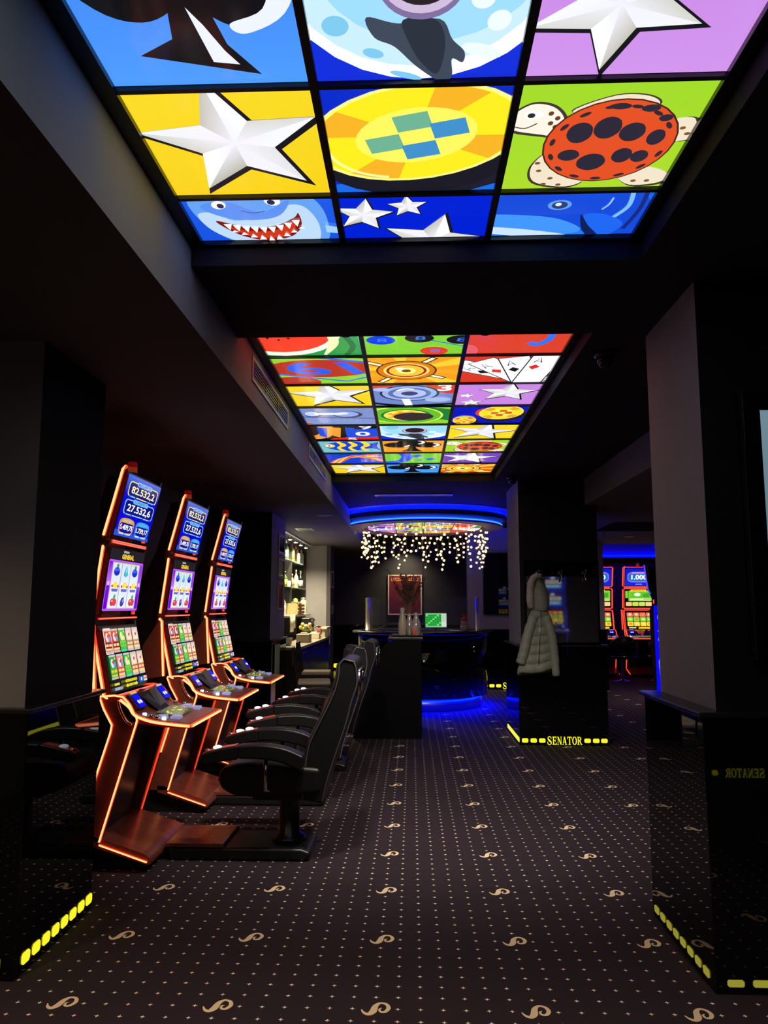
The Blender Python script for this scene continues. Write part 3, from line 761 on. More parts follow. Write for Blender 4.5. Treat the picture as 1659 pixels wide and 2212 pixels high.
def luminous(name, label, rows, xs=(-0.88, -0.28, 0.32, 0.92)):
    """rows: list of (y0, y1, full size, [three pictures])"""
    y0 = rows[0][0]; y1 = rows[-1][1]
    t = thing(name, label, 'light ceiling', (0.02, (y0 + y1) / 2, ZP))
    ox, oy, oz = 0.02, (y0 + y1) / 2, ZP
    for ya, yb, size, arts in rows:
        for c in range(3):
            m = MB(); g = 0.011
            O = Vector((xs[c] - ox, ya - oy, 0)); s_ = 0.6
            m.box(xs[c] + g - ox, xs[c + 1] - g - ox, ya + g - oy, yb - g - oy, 0.002, 0.012, 0)
            A = Art(m, O, (s_, 0, 0), (0, s_, 0), (0, 0, -1), (g / s_, g / s_, 1 - g / s_, (yb - g - ya) / s_), 0.00025, 1)
            arts[c](A)
            m.build('panel', [PLASTIC, LIGHTPANEL], t)
    fr = MB()
    for x in xs[1:-1]: fr.box(x - .013 - ox, x + .013 - ox, y0 - oy, y1 - oy, -.016, .02)
    fr.build('long_bar', PLASTIC, t)
    for r in rows[1:]:
        fr = MB(); fr.box(xs[0] - ox, xs[3] - ox, r[0] - .009 - oy, r[0] + .009 - oy, -.014, .02); fr.build('cross_bar', PLASTIC, t)
    fr = MB()
    fr.box(XL - ox, xs[0] + .012 - ox, y0 - .02 - oy, y1 + .015 - oy, -.018, .02); fr.box(xs[3] - .012 - ox, XR - ox, y0 - .02 - oy, y1 + .015 - oy, -.018, .02)
    fr.box(xs[0] - ox, xs[3] - ox, y0 - .02 - oy, y0 + .008 - oy, -.018, .02); fr.box(xs[0] - ox, xs[3] - ox, y1 - .008 - oy, y1 + .015 - oy, -.018, .02)
    fr.build('edge_frame', PLASTIC, t)
    return t
Y0 = 2.05
luminous('luminous_ceiling', 'near backlit ceiling with spade, moon, turtle, shark and star pictures', [
    (Y0 - 3.0, Y0 - 2.4, 1, (a_clover, a_chips2, a_fish)), (Y0 - 2.4, Y0 - 1.8, 1, (a_star_yellow2, a_robot, a_melon)),
    (Y0 - 1.8, Y0 - 1.2, 1, (a_cards, a_wheel, a_star_pink2)), (Y0 - 1.2, Y0 - .6, 1, (a_fish, a_green, a_chips2)),
    (Y0 - .6, Y0, 1, (a_spade, a_moon, a_star_pink)), (Y0, Y0 + .6, 1, (a_star_yellow, a_chip, a_turtle)),
    (Y0 + .6, 3.005, .6, (a_shark, a_stars_blue, a_dolphin))])
FY = 3.895
far_rows = [(a_melon, a_table, a_red), (a_nineteen, a_wheel, a_cards), (a_star_yellow, a_robot, a_star_pink2), (a_handle, a_green, a_chips2),
            (a_roulette, a_moon, a_star_yellow2), (a_fish, a_clover, a_turtle), (a_flame, a_world, a_star_purple), (a_star_yellow, a_clubblue, a_wheel2)]
luminous('luminous_ceiling', 'far backlit ceiling with watermelon, playing cards and chip pictures',
         [(FY + .593 * k, FY + .593 * (k + 1), 1, r) for k, r in enumerate(far_rows)])
# recessed warm downlights behind the viewpoint; the tilted pair is added to brighten the carpet
DLENS = mat('downlight_lens', lincol=(.8, .75, .65, 1), emi=(1.0, .80, .58, 1), es=6)
def downlight(x, y, z, watt, label, ang=130, col=(1.0, .80, .60), r=.055, tilt=None):
    t = thing('downlight', label, 'ceiling lamp', (x, y, z))
    q = MB(); q.lathe([(r, -.001), (r + .018, -.001), (r + .02, -.007), (r, -.009), (r - .004, -.004)], 20); q.build('trim_ring', STEEL, t)
    q = MB(); q.lathe([(0.0001, -.003), (r - .002, -.003)], 20); q.build('lens', DLENS, t)
    ld = bpy.data.lights.new('downlight_beam', 'SPOT'); ld.energy = watt; ld.spot_size = math.radians(ang); ld.spot_blend = 1.0; ld.color = col; ld.shadow_soft_size = .05
    lo = bpy.data.objects.new('downlight_beam', ld); COL.objects.link(lo); lo.parent = t; lo.location = (0, 0, -.012)
    if tilt: lo.rotation_euler = tilt
    return t
downlight(-1.25, .9, ZL, 210, 'added warm tilted fill light in the left soffit nearest the left pillar', ang=62, tilt=(math.radians(27), 0, math.radians(-22)))
downlight(1.3, .9, ZB, 210, 'added warm tilted fill light in the right ceiling nearest the right pillar', ang=62, tilt=(math.radians(27), 0, math.radians(22)))
downlight(-2.2, 1.7, ZL, 130, 'warm downlight in the soffit by the left wall', col=(1., .72, .42))


def added_spot(x, y, z, watt, tilt, label):  # unseen spots added behind the crossbeam to brighten the floor
    t = thing('added_floor_spot', label, 'spotlight', (x, y, z))
    q = MB(); q.lathe([(.02, .02), (.026, .0), (.026, -.035), (.02, -.035)], 14); q.build('spot_case', PLASTIC, t)
    q = MB(); q.lathe([(.0001, -.03), (.02, -.03)], 14); q.build('lens', DLENS, t)
    ld = bpy.data.lights.new('added_floor_beam', 'SPOT'); ld.energy = watt; ld.spot_size = math.radians(95); ld.spot_blend = 1.0; ld.color = (1, .86, .74); ld.shadow_soft_size = .12
    lo = bpy.data.objects.new('added_floor_beam', ld); COL.objects.link(lo); lo.parent = t; lo.location = (0, 0, -.04); lo.rotation_euler = tilt
added_spot(-.35, 3.93, 2.975, 200, (math.radians(36), 0, math.radians(-4)), 'added unseen fill spot behind the crossbeam on its left end')
added_spot(.40, 3.93, 2.975, 200, (math.radians(36), 0, math.radians(4)), 'added unseen fill spot behind the crossbeam on its right end')

# ================================================================== slot machines
def fruit_grid(A, u0, v0, u1, v1):
    cw = (u1 - u0) / 3; ch = (v1 - v0) / 3
    for i in range(3):
        A.rect(u0 + cw * i + .008, v0, u0 + cw * (i + 1) - .008, v1, (206, 220, 232), (222, 232, 238))
    A.rect(u0, v0 - .008, u1, v0 + .006, (206, 196, 110)); A.rect(u0, v1 - .006, u1, v1 + .008, (206, 196, 110))
    sym = [['g', 'b', 'g'], ['c', 'c', 'c'], ['r', 'p', 'r']]
    for r in range(3):
        for c in range(3):
            x = u0 + cw * (c + .5); y = v0 + ch * (r + .5); k = sym[r][c]; w_ = cw * .42; h = ch * .42
            if k == 'g':
                A.ell(x, y + h * .15, w_ * .75, h * .7, (18, 40, 190)); A.ell(x - w_ * .3, y - h * .1, w_ * .3, h * .28, (70, 100, 230)); A.ell(x + w_ * .3, y - h * .15, w_ * .3, h * .28, (60, 90, 225)); A.ell(x + w_ * .05, y - h * .75, w_ * .32, h * .3, (70, 150, 90))
            elif k == 'b':
                A.poly([(x, y - h), (x + w_ * .35, y - h * .2), (x + w_ * .6, y + h * .6), (x, y + h), (x - w_ * .6, y + h * .6), (x - w_ * .35, y - h * .2)], (60, 176, 190)); A.poly([(x, y - h * .9), (x + w_ * .2, y - h * .1), (x, y + h * .5), (x - w_ * .1, y - h * .1)], (150, 230, 232))
            elif k == 'c':
                A.poly([(x - w_ * .9, y + h * .35), (x + w_ * .9, y + h * .35), (x + w_ * .7, y + h * .95), (x - w_ * .7, y + h * .95)], (96, 100, 190)); A.rect(x - w_ * .9, y + h * .35, x + w_ * .9, y + h * .5, (236, 238, 246)); A.ell(x - w_ * .7, y + h * .1, w_ * .25, h * .22, (190, 60, 40)); A.ell(x + w_ * .7, y + h * .1, w_ * .25, h * .22, (190, 60, 40)); A.star(x, y - h * .2, h * .8, h * .42, 10, 1, None); A.ell(x, y - h * .1, w_ * .62, h * .5, (238, 214, 80))
            elif k == 'r':
                A.ell(x - w_ * .3, y + h * .25, w_ * .5, h * .6, (206, 54, 62)); A.ell(x + w_ * .3, y + h * .25, w_ * .5, h * .6, (214, 66, 74)); A.ell(x - w_ * .3, y + h * .05, w_ * .14, h * .16, (250, 230, 230)); A.ell(x + w_ * .1, y - h * .6, w_ * .28, h * .4, (84, 160, 96), 20)
            else:
                A.ell(x - w_ * .1, y + h * .2, w_ * .5, h * .75, (64, 54, 170), 14); A.ell(x + w_ * .1, y - h * .05, w_ * .2, h * .3, (150, 150, 226), 14); A.poly([(x, y - h * .5), (x + w_ * .4, y - h), (x + w_ * .2, y - h * .4)], (110, 160, 150))
def pot(A, u0, v0, u1, v1, frame, title, num, tcol, ncol, th=.2):
    A.rrect(u0, v0, u1, v1, .06, frame); A.rrect(u0 + .02, v0 + .018, u1 - .02, v1 - .018, .05, (8, 14, 120))
    w_ = u1 - u0
    A.rrect(u0 + w_ * .25, v0 - .02, u1 - w_ * .25, v0 + (v1 - v0) * th, .015, tcol)
    A.text(title, u0 + w_ * .28, v0 - .008, u1 - w_ * .28, v0 + (v1 - v0) * (th - .03), (40, 110, 190), .02)
    A.text(num, u0 + w_ * .10, v0 + (v1 - v0) * (th + .08), u1 - w_ * .10, v0 + (v1 - v0) * .84, ncol, .02)
    A.rrect(u0 + w_ * .06, v1 - .025, u0 + w_ * .3, v1 + .015, .008, (30, 70, 170)); A.rrect(u1 - w_ * .34, v1 - .025, u1 - w_ * .06, v1 + .015, .008, (30, 70, 170))
    A.rect(u0 + w_ * .1, v1 - .012, u0 + w_ * .26, v1, (190, 215, 240)); A.rect(u1 - w_ * .3, v1 - .012, u1 - w_ * .1, v1, (190, 215, 240))
def s_jackpot(A):
    A.rect(0, 0, 1, .3, (60, 100, 210), (8, 8, 190)); A.rect(0, .3, 1, 1, (6, 4, 190), (10, 8, 200))
    A.poly([(0, .90), (1, .94), (1, 1), (0, 1)], (40, 76, 200))
    pot(A, .08, .09, .95, .34, (234, 222, 90), 'MEGAPOT', '82.532,2', (150, 190, 230), (246, 240, 170))
    pot(A, .08, .385, .95, .635, (130, 190, 240), 'SUPERPOT', '27.532,6', (120, 195, 240), (250, 250, 250))
    for u0, c, n, t in ((.07, (206, 150, 80), '5.409,75', (200, 176, 130)), (.53, (60, 150, 220), '1.739,17', (70, 170, 225))):
        A.shape([(u0 + .03, .72), (u0 + .2, .69), (u0 + .38, .72), (u0 + .41, .83), (u0 + .37, .94), (u0 + .2, .96), (u0 + .04, .94), (u0, .83)], c)
        A.shape([(u0 + .04, .78), (u0 + .2, .775), (u0 + .37, .78), (u0 + .39, .84), (u0 + .35, .92), (u0 + .2, .935), (u0 + .05, .92), (u0 + .02, .84)], (10, 16, 130))
        A.rect(u0 + .08, .715, u0 + .33, .76, t); A.text(n, u0 + .03, .80, u0 + .38, .9, (250, 250, 250), .03)
        A.rrect(u0 + .04, .935, u0 + .17, .965, .008, (180, 205, 235)); A.rrect(u0 + .22, .935, u0 + .36, .965, .008, (180, 205, 235))
def s_reels(A):
    A.rect(0, 0, 1, 1, (24, 22, 26)); A.rect(0, 0.02, 1, .17, (34, 30, 36))
    for k in range(60): A.rect(random.random() * .95, .02 + random.random() * .15, 0, 0, (60, 54, 60)) if False else None
    A.rrect(.36, .03, .52, .065, .008, (150, 170, 170)); A.text('GENERAL', .33, .085, .68, .165, (240, 196, 60), .05)
    A.rrect(0.0, .19, 1, 1, .03, (176, 92, 232)); A.poly([(.015, .22), (.1, .22), (.1, .55), (.015, .6)], None, [(90, 10, 170), (120, 20, 200), (190, 110, 240), (190, 110, 240)])
    A.rect(.015, .6, .1, .965, (104, 0, 205)); A.rect(.9, .22, .985, .58, (140, 60, 215)); A.rect(.9, .6, .985, .965, (110, 10, 200))
    A.rrect(.02, .53, .095, .6, .01, (200, 140, 240)); A.rrect(.905, .53, .98, .6, .01, (200, 140, 240)); A.text('5', .04, .545, .075, .585, (250, 240, 250)); A.text('5', .925, .545, .96, .585, (250, 240, 250))
    fruit_grid(A, .11, .235, .89, .955)
def s_menu(A):
    A.rect(0, 0, 1, 1, (10, 10, 12))
    cols = [[(206, 54, 50), (150, 30, 24), (226, 210, 150)], [(206, 60, 56), (150, 34, 26), (226, 210, 150)], [(50, 180, 60), (130, 200, 50), (60, 190, 90)], [(226, 190, 190), (180, 120, 120), (226, 220, 120)], [(228, 196, 190), (190, 130, 130), (226, 220, 120)]]
    cols2 = [[(40, 150, 70), (90, 170, 50), (220, 200, 60)], [(216, 130, 130), (216, 80, 60), (226, 214, 130)], [(60, 180, 70), (120, 200, 60), (70, 190, 90)], [(226, 196, 190), (206, 90, 80), (230, 214, 120)], [(226, 190, 186), (206, 90, 80), (230, 214, 120)]]
    for r, cc in enumerate((cols, cols2)):
        for i, c in enumerate(cc):
            u0 = .02 + i * .196; u1 = u0 + .175; v0 = .03 + r * .40; v1 = v0 + .375; h = v1 - v0
            if r == 0 and i == 0: A.rrect(u0 - .014, v0 - .012, u1 + .014, v1 + .012, .02, (240, 240, 236))
            A.rrect(u0, v0, u1, v1, .014, c[0]); A.rect(u0, v0, u1, v0 + .03, (196, 190, 186)); A.rect(u0, v1 - .035, u1, v1 - .005, (196, 180, 176) if i != 2 else (90, 200, 170))
            A.rect(u0, v0 + h * .55, u1, v0 + h * .78, c[1]); A.rrect(u0 + .012, v0 + h * .62, u0 + .08, v0 + h * .72, .006, c[2]); A.rrect(u0 + .095, v0 + h * .62, u1 - .012, v0 + h * .72, .006, c[2]); A.rect(u0 + .01, v0 + h * .8, u1 - .01, v0 + h * .88, c[2])
            A.ell(u0 + .07, v0 + h * .34, .04, .07, (236, 220, 210)); A.ell(u0 + .09, v0 + h * .3, .022, .03, (190, 60, 110) if i != 2 else (190, 230, 60)); A.ell(u0 + .12, v0 + h * .42, .03, .04, (110, 150, 210) if i < 2 else (244, 230, 120)); A.rect(u1 - .05, v0 + .045, u1 - .012, v0 + .075, (230, 200, 90))
    A.rrect(.03, .86, .17, .895, .008, (214, 206, 60)); A.rrect(.02, .925, .24, .97, .012, (150, 156, 166)); A.text('i', .12, .932, .13, .962, (250, 250, 250))
    A.rrect(.34, .845, .68, .885, .006, (230, 214, 40)); A.text('SELECT A GAME', .36, .852, .66, .878, (60, 50, 10))
    A.poly([(.33, .935), (.38, .90), (.38, .915), (.64, .915), (.64, .90), (.69, .935), (.64, .97), (.64, .955), (.38, .955), (.38, .97)], (230, 214, 40))
    for k in range(5): A.rect(.42 + .04 * k, .915, .43 + .04 * k, .955, (70, 60, 10))
    A.rrect(.76, .85, .87, .935, .012, (30, 80, 220)); A.rrect(.88, .85, .99, .935, .012, (210, 190, 200)); A.rect(.88, .885, .99, .90, (200, 60, 60)); A.ell(.815, .89, .025, .025, (200, 220, 250))
def s_thousand(A):
    A.rect(0, 0, 1, 1, (12, 24, 190), (20, 40, 205)); A.rrect(.08, .2, .92, .8, .2, (150, 110, 226)); A.rrect(.11, .26, .89, .74, .16, (30, 110, 190)); A.rect(.25, .2, .75, .3, (190, 130, 226))
    A.text('1.000', .22, .36, .8, .64, (240, 244, 250), .04); A.rect(.38, .88, .62, .93, (130, 160, 230))
def s_meadow(A):
    A.rect(0, 0, 1, 1, (8, 10, 10)); A.rrect(.12, .08, .98, .66, .04, (130, 206, 60)); A.rrect(.16, .16, .94, .5, .03, (100, 190, 40)); A.rrect(.2, .02, .78, .13, .03, (246, 206, 50)); A.text('BONUS', .28, .04, .7, .11, (120, 60, 10))
    A.ell(.45, .3, .12, .1, (236, 236, 226)); A.poly([(.62, .3), (.9, .2), (.9, .45), (.68, .45)], (60, 160, 40)); A.rrect(.0, .1, .1, .5, .03, (120, 200, 60)); A.rect(.18, .52, .92, .62, (210, 236, 170)); A.text('300', .68, .53, .9, .6, (206, 50, 40), .02)
    for k in range(4): A.rrect(.02 + .245 * k, .72, .245 * (k + 1), .94, .03, [(240, 190, 120), (190, 220, 80), (190, 220, 90), (240, 200, 130)][k])
def s_tiles(A):
    A.rect(0, 0, 1, 1, (8, 8, 10))
    for r in range(3):
        for c in range(4):
            A.rrect(.02 + .245 * c, .05 + .26 * r, .245 * (c + 1), .29 + .26 * r, .03, [(236, 110, 80), (120, 206, 60), (244, 206, 60)][r]); A.ell(.14 + .245 * c, .16 + .26 * r, .06, .06, [(250, 220, 170), (206, 236, 120), (240, 130, 60)][(r + c) % 3])
    A.rrect(.06, .86, .34, .93, .02, (200, 210, 220)); A.rrect(.42, .85, .9, .95, .03, (246, 190, 50))
def s_violet(A):
    A.rect(0, 0, 1, 1, (20, 30, 120), (30, 50, 190)); A.rrect(.1, .3, .9, .55, .05, (230, 214, 150)); A.text('500.00', .2, .34, .8, .5, (30, 40, 110)); A.rrect(.1, .62, .9, .85, .05, (90, 180, 220)); A.text('300.00', .2, .66, .8, .8, (240, 244, 250)); A.star(.5, .14, .14, .07, 0, 1, None)

def neon(pts, parent, out=(0, -1, 0), r=.0078, mats=None, closed=False):
    q = MB(); o = Vector(out) * .007
    q.tube(pts, r * 1.5, 6, 1, closed); q.tube([Vector(p) + o for p in pts], r, 6, 0, closed)  # wider outer tube imitates the halo, thinner one is the core
    return q.build('neon_tube', mats or [NEON, NEON_HALO], parent)
def screen_quad(parent, top, bot, hw, art, name='screen', margin=(.03, .03, .03, .03)):
    """top/bot: (x,z) of the front plane; screen faces +x"""
    d = Vector((bot[0] - top[0], 0, bot[1] - top[1])); L = d.length; dn = d / L
    nrm = Vector((-d.z, 0, d.x)).normalized()
    if nrm.x < 0: nrm = -nrm
    O = Vector((top[0], -hw + margin[0], top[1])) + dn * margin[2] + nrm * .0015
    U = Vector((0, 2 * hw - margin[0] - margin[1], 0)); V = dn * (L - margin[2] - margin[3])
    m = MB(); A = Art(m, O, U, V, nrm, eps=.00012); art(A)
    return m.build(name, SCREEN, parent)
def slab(top, bot, hw, th, rnd=.03):
    """rounded monitor housing behind a tilted front plane"""
    d = Vector((bot[0] - top[0], 0, bot[1] - top[1])); L = d.length; dn = d / L
    nrm = Vector((-d.z, 0, d.x)).normalized(); nrm = nrm if nrm.x > 0 else -nrm
    m = MB(); pts = []
    for cy, cs, a0 in ((hw - rnd, rnd, 90), (-hw + rnd, rnd, 180), (-hw + rnd, L - rnd, 270), (hw - rnd, L - rnd, 0)):
        for i in range(4):
            a = math.radians(a0 + 30 * i); pts.append((cy + rnd * math.cos(a), cs - rnd * math.sin(a)))
    T = Vector((top[0], 0, top[1])); n = len(pts)
    fr = [T + Vector((0, y, 0)) + dn * s_ for y, s_ in pts]; bk = [p - nrm * th for p in fr]
    m.add(fr + bk, [tuple(range(n)), tuple(range(2 * n - 1, n - 1, -1))] + [((i + 1) % n, i, i + n, (i + 1) % n + n) for i in range(n)])
    return m
HW = .325
def slot_machine(label, loc, rotz, group, arts=(s_jackpot, s_reels, s_menu), neon_mats=None, wood=None, front_neon=False):
    t = thing('slot_machine', label, 'slot machine', loc, rotz, group)
    T1, T2 = (.10, 2.335), (.0, 1.895); M1, M2 = (.0, 1.872), (-.05, 1.432); L1, L2 = (-.05, 1.408), (.045, .965)
    h1 = slab(T1, T2, HW, .06).build('top_monitor', PLASTIC, t); screen_quad(h1, T1, T2, HW, arts[0], 'screen', (.035, .03, .04, .03))
    h2 = slab(M1, M2, HW, .06).build('middle_monitor', PLASTIC, t); screen_quad(h2, M1, M2, HW, arts[1], 'screen', (.04, .035, .02, .035))
    h3 = slab(L1, L2, HW, .06).build('lower_monitor', PLASTIC, t); screen_quad(h3, L1, L2, HW, arts[2], 'screen', (.045, .04, .04, .02))
    # housing behind the monitors
    m = MB(); m.prism([(-.12, .95), (-.13, 1.42), (-.08, 1.88), (.01, 2.28), (-.06, 2.30), (-.17, 1.9), (-.36, 1.5), (-.36, .9)], -.24, .24); m.build('back_housing', PLASTIC, t, bevel=.015)
    for sy in (-1, 1):
        m = MB(); m.lathe([(.0001, -.012), (.035, -.012), (.04, 0), (.035, .012), (.0001, .012)], 14)
        m.v = [(x - .035, z + sy * (HW + .002), y + 1.883) for x, y, z in m.v]; m.build('hinge', REDBODY, t)
    # outer wings beside the lower monitor
    for sy in (-1, 1):
        m = MB(); y0, y1 = sorted((sy * (HW + .012), sy * (HW + .04)))
        m.prism([(-.10, 1.36), (-.07, 1.40), (-.035, .98), (-.16, .96), (-.2, 1.2)], y0, y1); m.build('side_wing', REDBODY, t, bevel=.006)
    # body: core, two flanks, foot
    m = MB(); m.prism([(-.36, .0), (-.36, .98), (.05, .96), (.12, .82), (-.05, .14), (-.05, 0)], -.27, .27); core = m.build('cabinet', PLASTIC, t, bevel=.01)
    for z0, z1, c in ((.62, .66, 0), (.40, .43, 0)):
        m = MB(); x = -.05 + .17 * (z0 - .14) / .68
        m.box(x - .0, x + .018, -.13, .02, z0, z0 + .012); m.build('handle', STEEL, core)
    m = MB(); m.prism([(-.005, .19), (-.035, .19), (.1, .77), (.125, .77)], -.22, .22); m.build('cabinet_door', mat('machine_door_black', lincol=(.015, .012, .012, 1), rough=.25), t)
    for sy in (-1, 1):
        y0, y1 = sorted((sy * (HW - .04), sy * HW))
        pr = smooth_path([(.075, .978), (.125, .972), (.165, .93), (.19, .885), (.212, .85)], 3)
        m = MB(); m.prism([(-.014, .975)] + pr + [(.022, .165), (-.12, .165), (.067, .812), (.04, .87)], y0, y1)
        fl = m.build('flank', REDBODY, t)
        m = MB(); pts = smooth_path([(.095, sy * (HW + .001), .955), (.11, sy * (HW + .001), .90), (.145, sy * (HW + .001), .84), (.18, sy * (HW + .001), .815)], 5)
        m.tube(pts, .010, 6); m.build('flank_inlay', CHROME, fl)
    m = MB(); ft = smooth_path([(-.02, .195), (.10, .160), (.22, .122), (.285, .10), (.315, .075), (.318, .05)], 3)
    m.prism([(-.06, .15), (-.06, .195)] + ft + [(.30, .045)], -HW, HW); m.build('foot', wood or REDBODY, t)
    m = MB(); m.prism([(-.06, .0), (-.06, .15), (.26, .055), (.26, .0)], -HW + .05, HW - .05); m.build('foot_plinth', PLASTIC, t)
    # console
    pf = smooth_path([(.11, .972), (.165, .93), (.20, .885), (.29, .852), (.40, .836), (.52, .825)], 4)
    m = MB(); m.prism(pf + [(.52, .795), (.40, .80), (.28, .81), (.17, .83), (.08, .93)], -HW, HW); con = m.build('console', REDBODY, t, bevel=.004)
    m = MB(); A = Art(m, (.26, -.17, .8655), (0, .34, 0), (.15, 0, -.021), (.13, 0, 1), eps=.0002)
    A.rrect(0, 0, 1, 1, .05, (70, 74, 50))
    for k in range(46):
        u, v = random.uniform(.06, .94), random.uniform(.08, .92); A.ell(u, v, random.uniform(.02, .06), random.uniform(.02, .06), random.choice([(196, 190, 70), (150, 150, 80), (120, 126, 60), (220, 214, 120), (96, 106, 60)]), 0, 8)
    m.build('touch_deck', SCREEN, con)
    bl = mat('lilac_button', lincol=(.25, .25, .45, 1), rough=.25, emi=(.25, .27, .5, 1), es=.7)
    for x, y in ((.33, -.25), (.33, .25), (.40, -.2), (.40, .22)):
        m = MB(); m.box(x - .03, x + .03, y - .035, y + .035, .83, .862 - (x - .33) * .12); m.build('button', bl, con, bevel=.008)
    for k, (x, y) in enumerate(((.24, -.29), (.28, -.3), (.32, -.305), (.36, -.305), (.24, .29), (.3, .3))):
        m = MB(); m.lathe([(.0001, .012), (.011, .011), (.014, .004), (.014, -.02)], 10, (x, y, .868 - (x - .24) * .16)); m.build('round_button', BTNLED if k % 3 == 0 else CHROME, con)
    for sy in (-1, 1):   # card readers either side, blue lit
        m = MB(); y0, y1 = sorted((sy * .16, sy * .30))
        m.prism([(.12, .965), (.19, .888), (.21, .905), (.14, .985)], y0, y1); rd = m.build('card_reader', PLASTIC, con, bevel=.004)
        m = MB(); A = Art(m, (.1385, y0 + .02, .9875), (0, .10, 0), (.072, 0, -.082), (.75, 0, .66), eps=.0008); A.k = 2
        A.rect(0, .15, 1, 1, (14, 14, 215)); A.ell(.35, .65, .14, .12, (240, 240, 250)); A.ell(.7, .65, .14, .12, (240, 240, 250)); A.rect(.0, .0, 1, .12, (200, 180, 90))
        m.build('reader_light', SCREEN, rd)
    m = MB(); m.add([(.13, -.12, .972), (.13, .13, .972), (.26, .10, .868), (.26, -.10, .868), (.10, .0, .985)], [(0, 3, 2, 1), (0, 1, 4)]); m.build('centre_screen', BGLASS, con)
    m = MB(); m.add([(.15, .04, .965), (.15, .15, .965), (.24, .15, .875), (.25, -.02, .868), (.17, .07, 1.0)], [(0, 4, 3), (4, 1, 2), (4, 2, 3), (0, 1, 4)]); m.build('reader_fin', mat('grey_fin', lincol=(.10, .10, .12, 1), rough=.3), con)
    # neon outlines
    e = HW + .006
    for sy in (-1, 1):
        o = (0, sy, 0); y = sy * e
        top_p = [(T1[0] - .028, sy * (HW - .03), T1[1] + .004), (T1[0] - .032, y, T1[1] - .02), ((T1[0] + T2[0]) / 2 - .032, y, (T1[1] + T2[1]) / 2), (T2[0] - .032, y, T2[1] + .025), (T2[0] - .02, sy * (HW - .03), T2[1] - .006)]
        mid_p = [(M1[0] - .03, sy * (HW - .03), M1[1] + .004), (M1[0] - .032, y, M1[1] - .02), (M2[0] - .032, y, M2[1] + .01)]
        low_p = [(L1[0] - .032, y, L1[1] - .005), (L2[0] - .032, y, L2[1] + .012), (L2[0] - .01, sy * (HW - .02), L2[1] - .008)]
        if sy > 0: top_p = top_p[1:-1]; mid_p = mid_p[1:]; low_p = low_p[:-1]
        for p_ in (top_p, mid_p, low_p): neon(p_, t, o, mats=neon_mats)
        if sy < 0: neon([(-.075, y + sy * .035, 1.405), (-.055, y + sy * .035, 1.385), (-.03, y + sy * .035, .985)], t, o, mats=neon_mats)
        neon([(-.012, y, .972), (.015, y, .905), (.067, y, .815), (.06, y, .77), (-.04, y, .435)], t, o, .005, mats=neon_mats)
        neon([(-.01, y, .976), (.075, y, .982)] + [(a, y, b_) for a, b_ in smooth_path([(.125, .974), (.165, .932), (.19, .887), (.212, .85), (.208, .82)], 3)] + [(.022, y, .168)], t, o, .005, mats=neon_mats)
        neon([(.022, y, .152), (.30, y, .062)], t, o, .004, mats=neon_mats)
        neon([(p[0], y, p[1] - .014) for p in pf], t, o, mats=neon_mats)
    neon([(.528, -HW, .812), (.528, HW, .812)], t, (1, 0, 0), mats=neon_mats)
    thin = mat('pink_neon_edge', lincol=(.3, .05, .05, 1), emi=(1.0, .20, .15, 1), es=1.3)
    tm = neon_mats or [thin, NEON_HALO]
    neon([(T2[0] + .006, -HW + .03, T2[1] - .006), (T2[0] + .006, HW - .06, T2[1] - .006)], t, (1, 0, 0), .0034, tm)
    neon([(M1[0] + .006, -HW + .03, M1[1] + .006), (M1[0] + .006, HW - .06, M1[1] + .006)], t, (1, 0, 0), .0034, tm)
    neon([(M2[0] + .004, -HW + .01, M2[1] - .010), (M2[0] + .004, HW - .04, M2[1] - .010)], t, (1, 0, 0), .004, tm)
    neon([(.075, -HW + .03, .972), (.085, HW - .03, .972)], t, (1, 0, 1), .004, tm)
    if front_neon:
        for a, b_ in ((T1, T2), (M1, M2), (L1, L2)):
            neon([(a[0] + .006, -HW + .012, a[1] - .01), (a[0] + .006, HW - .012, a[1] - .01), (b_[0] + .006, HW - .012, b_[1] + .01), (b_[0] + .006, -HW + .012, b_[1] + .01)], t, (1, 0, 0), .006, neon_mats, True)
    # signal lamp on top
    m = MB(); m.lathe([(.028, 0), (.028, .045), (.024, .045)], 14, (.0, .0, 2.305)); bc = m.build('signal_lamp', PLASTIC, t)
    m = MB(); m.lathe([(.03, .045), (.03, .08), (.029, .08)], 14, (0, 0, 2.305)); m.build('orange_lens', mat('orange_lens', lincol=(.30, .06, .02, 1), rough=.3, emi=(.5, .06, .02, 1), es=.35), bc)
    m = MB(); m.lathe([(.03, .08), (.03, .105), (.024, .115), (.0001, .118)], 14, (0, 0, 2.305)); m.build('red_lens', mat('red_lens', lincol=(.25, .01, .015, 1), rough=.3, emi=(.3, .004, .008, 1), es=.35), bc)
    return t
G1 = 'orange neon slot machines along the left wall'
FWOOD = mat('red_brown_foot_wood', lincol=(.20, .05, .035, 1), rough=.25, noise=.45, nscale=18)
slot_machine('nearest of the three orange neon slot machines, beside the left pillar', (-1.8, 4.775, 0), 0, G1, wood=FWOOD)
slot_machine('middle of the three orange neon slot machines on the left', (-1.8, 6.0, 0), 0, G1, wood=FWOOD)
slot_machine('farthest of the three orange neon slot machines, next to the bar pillar', (-1.8, 7.25, 0), 0, G1, wood=FWOOD)
REDN = [mat('red_neon_core', lincol=(.3, .05, .04, 1), emi=(1.0, .10, .07, 1), es=1.3), NEON_HALO]
G2 = 'red outlined machines in the side room'
slot_machine('red outlined slot machine showing 1.000 on blue in the side room', (4.92, 16.75, 0), -PI / 2, G2, (s_thousand, s_meadow, s_tiles), REDN, None, True)
slot_machine('red outlined slot machine mostly hidden behind the coat pillar', (4.03, 16.75, 0), -PI / 2, G2, (s_thousand, s_meadow, s_tiles), REDN, None, True)
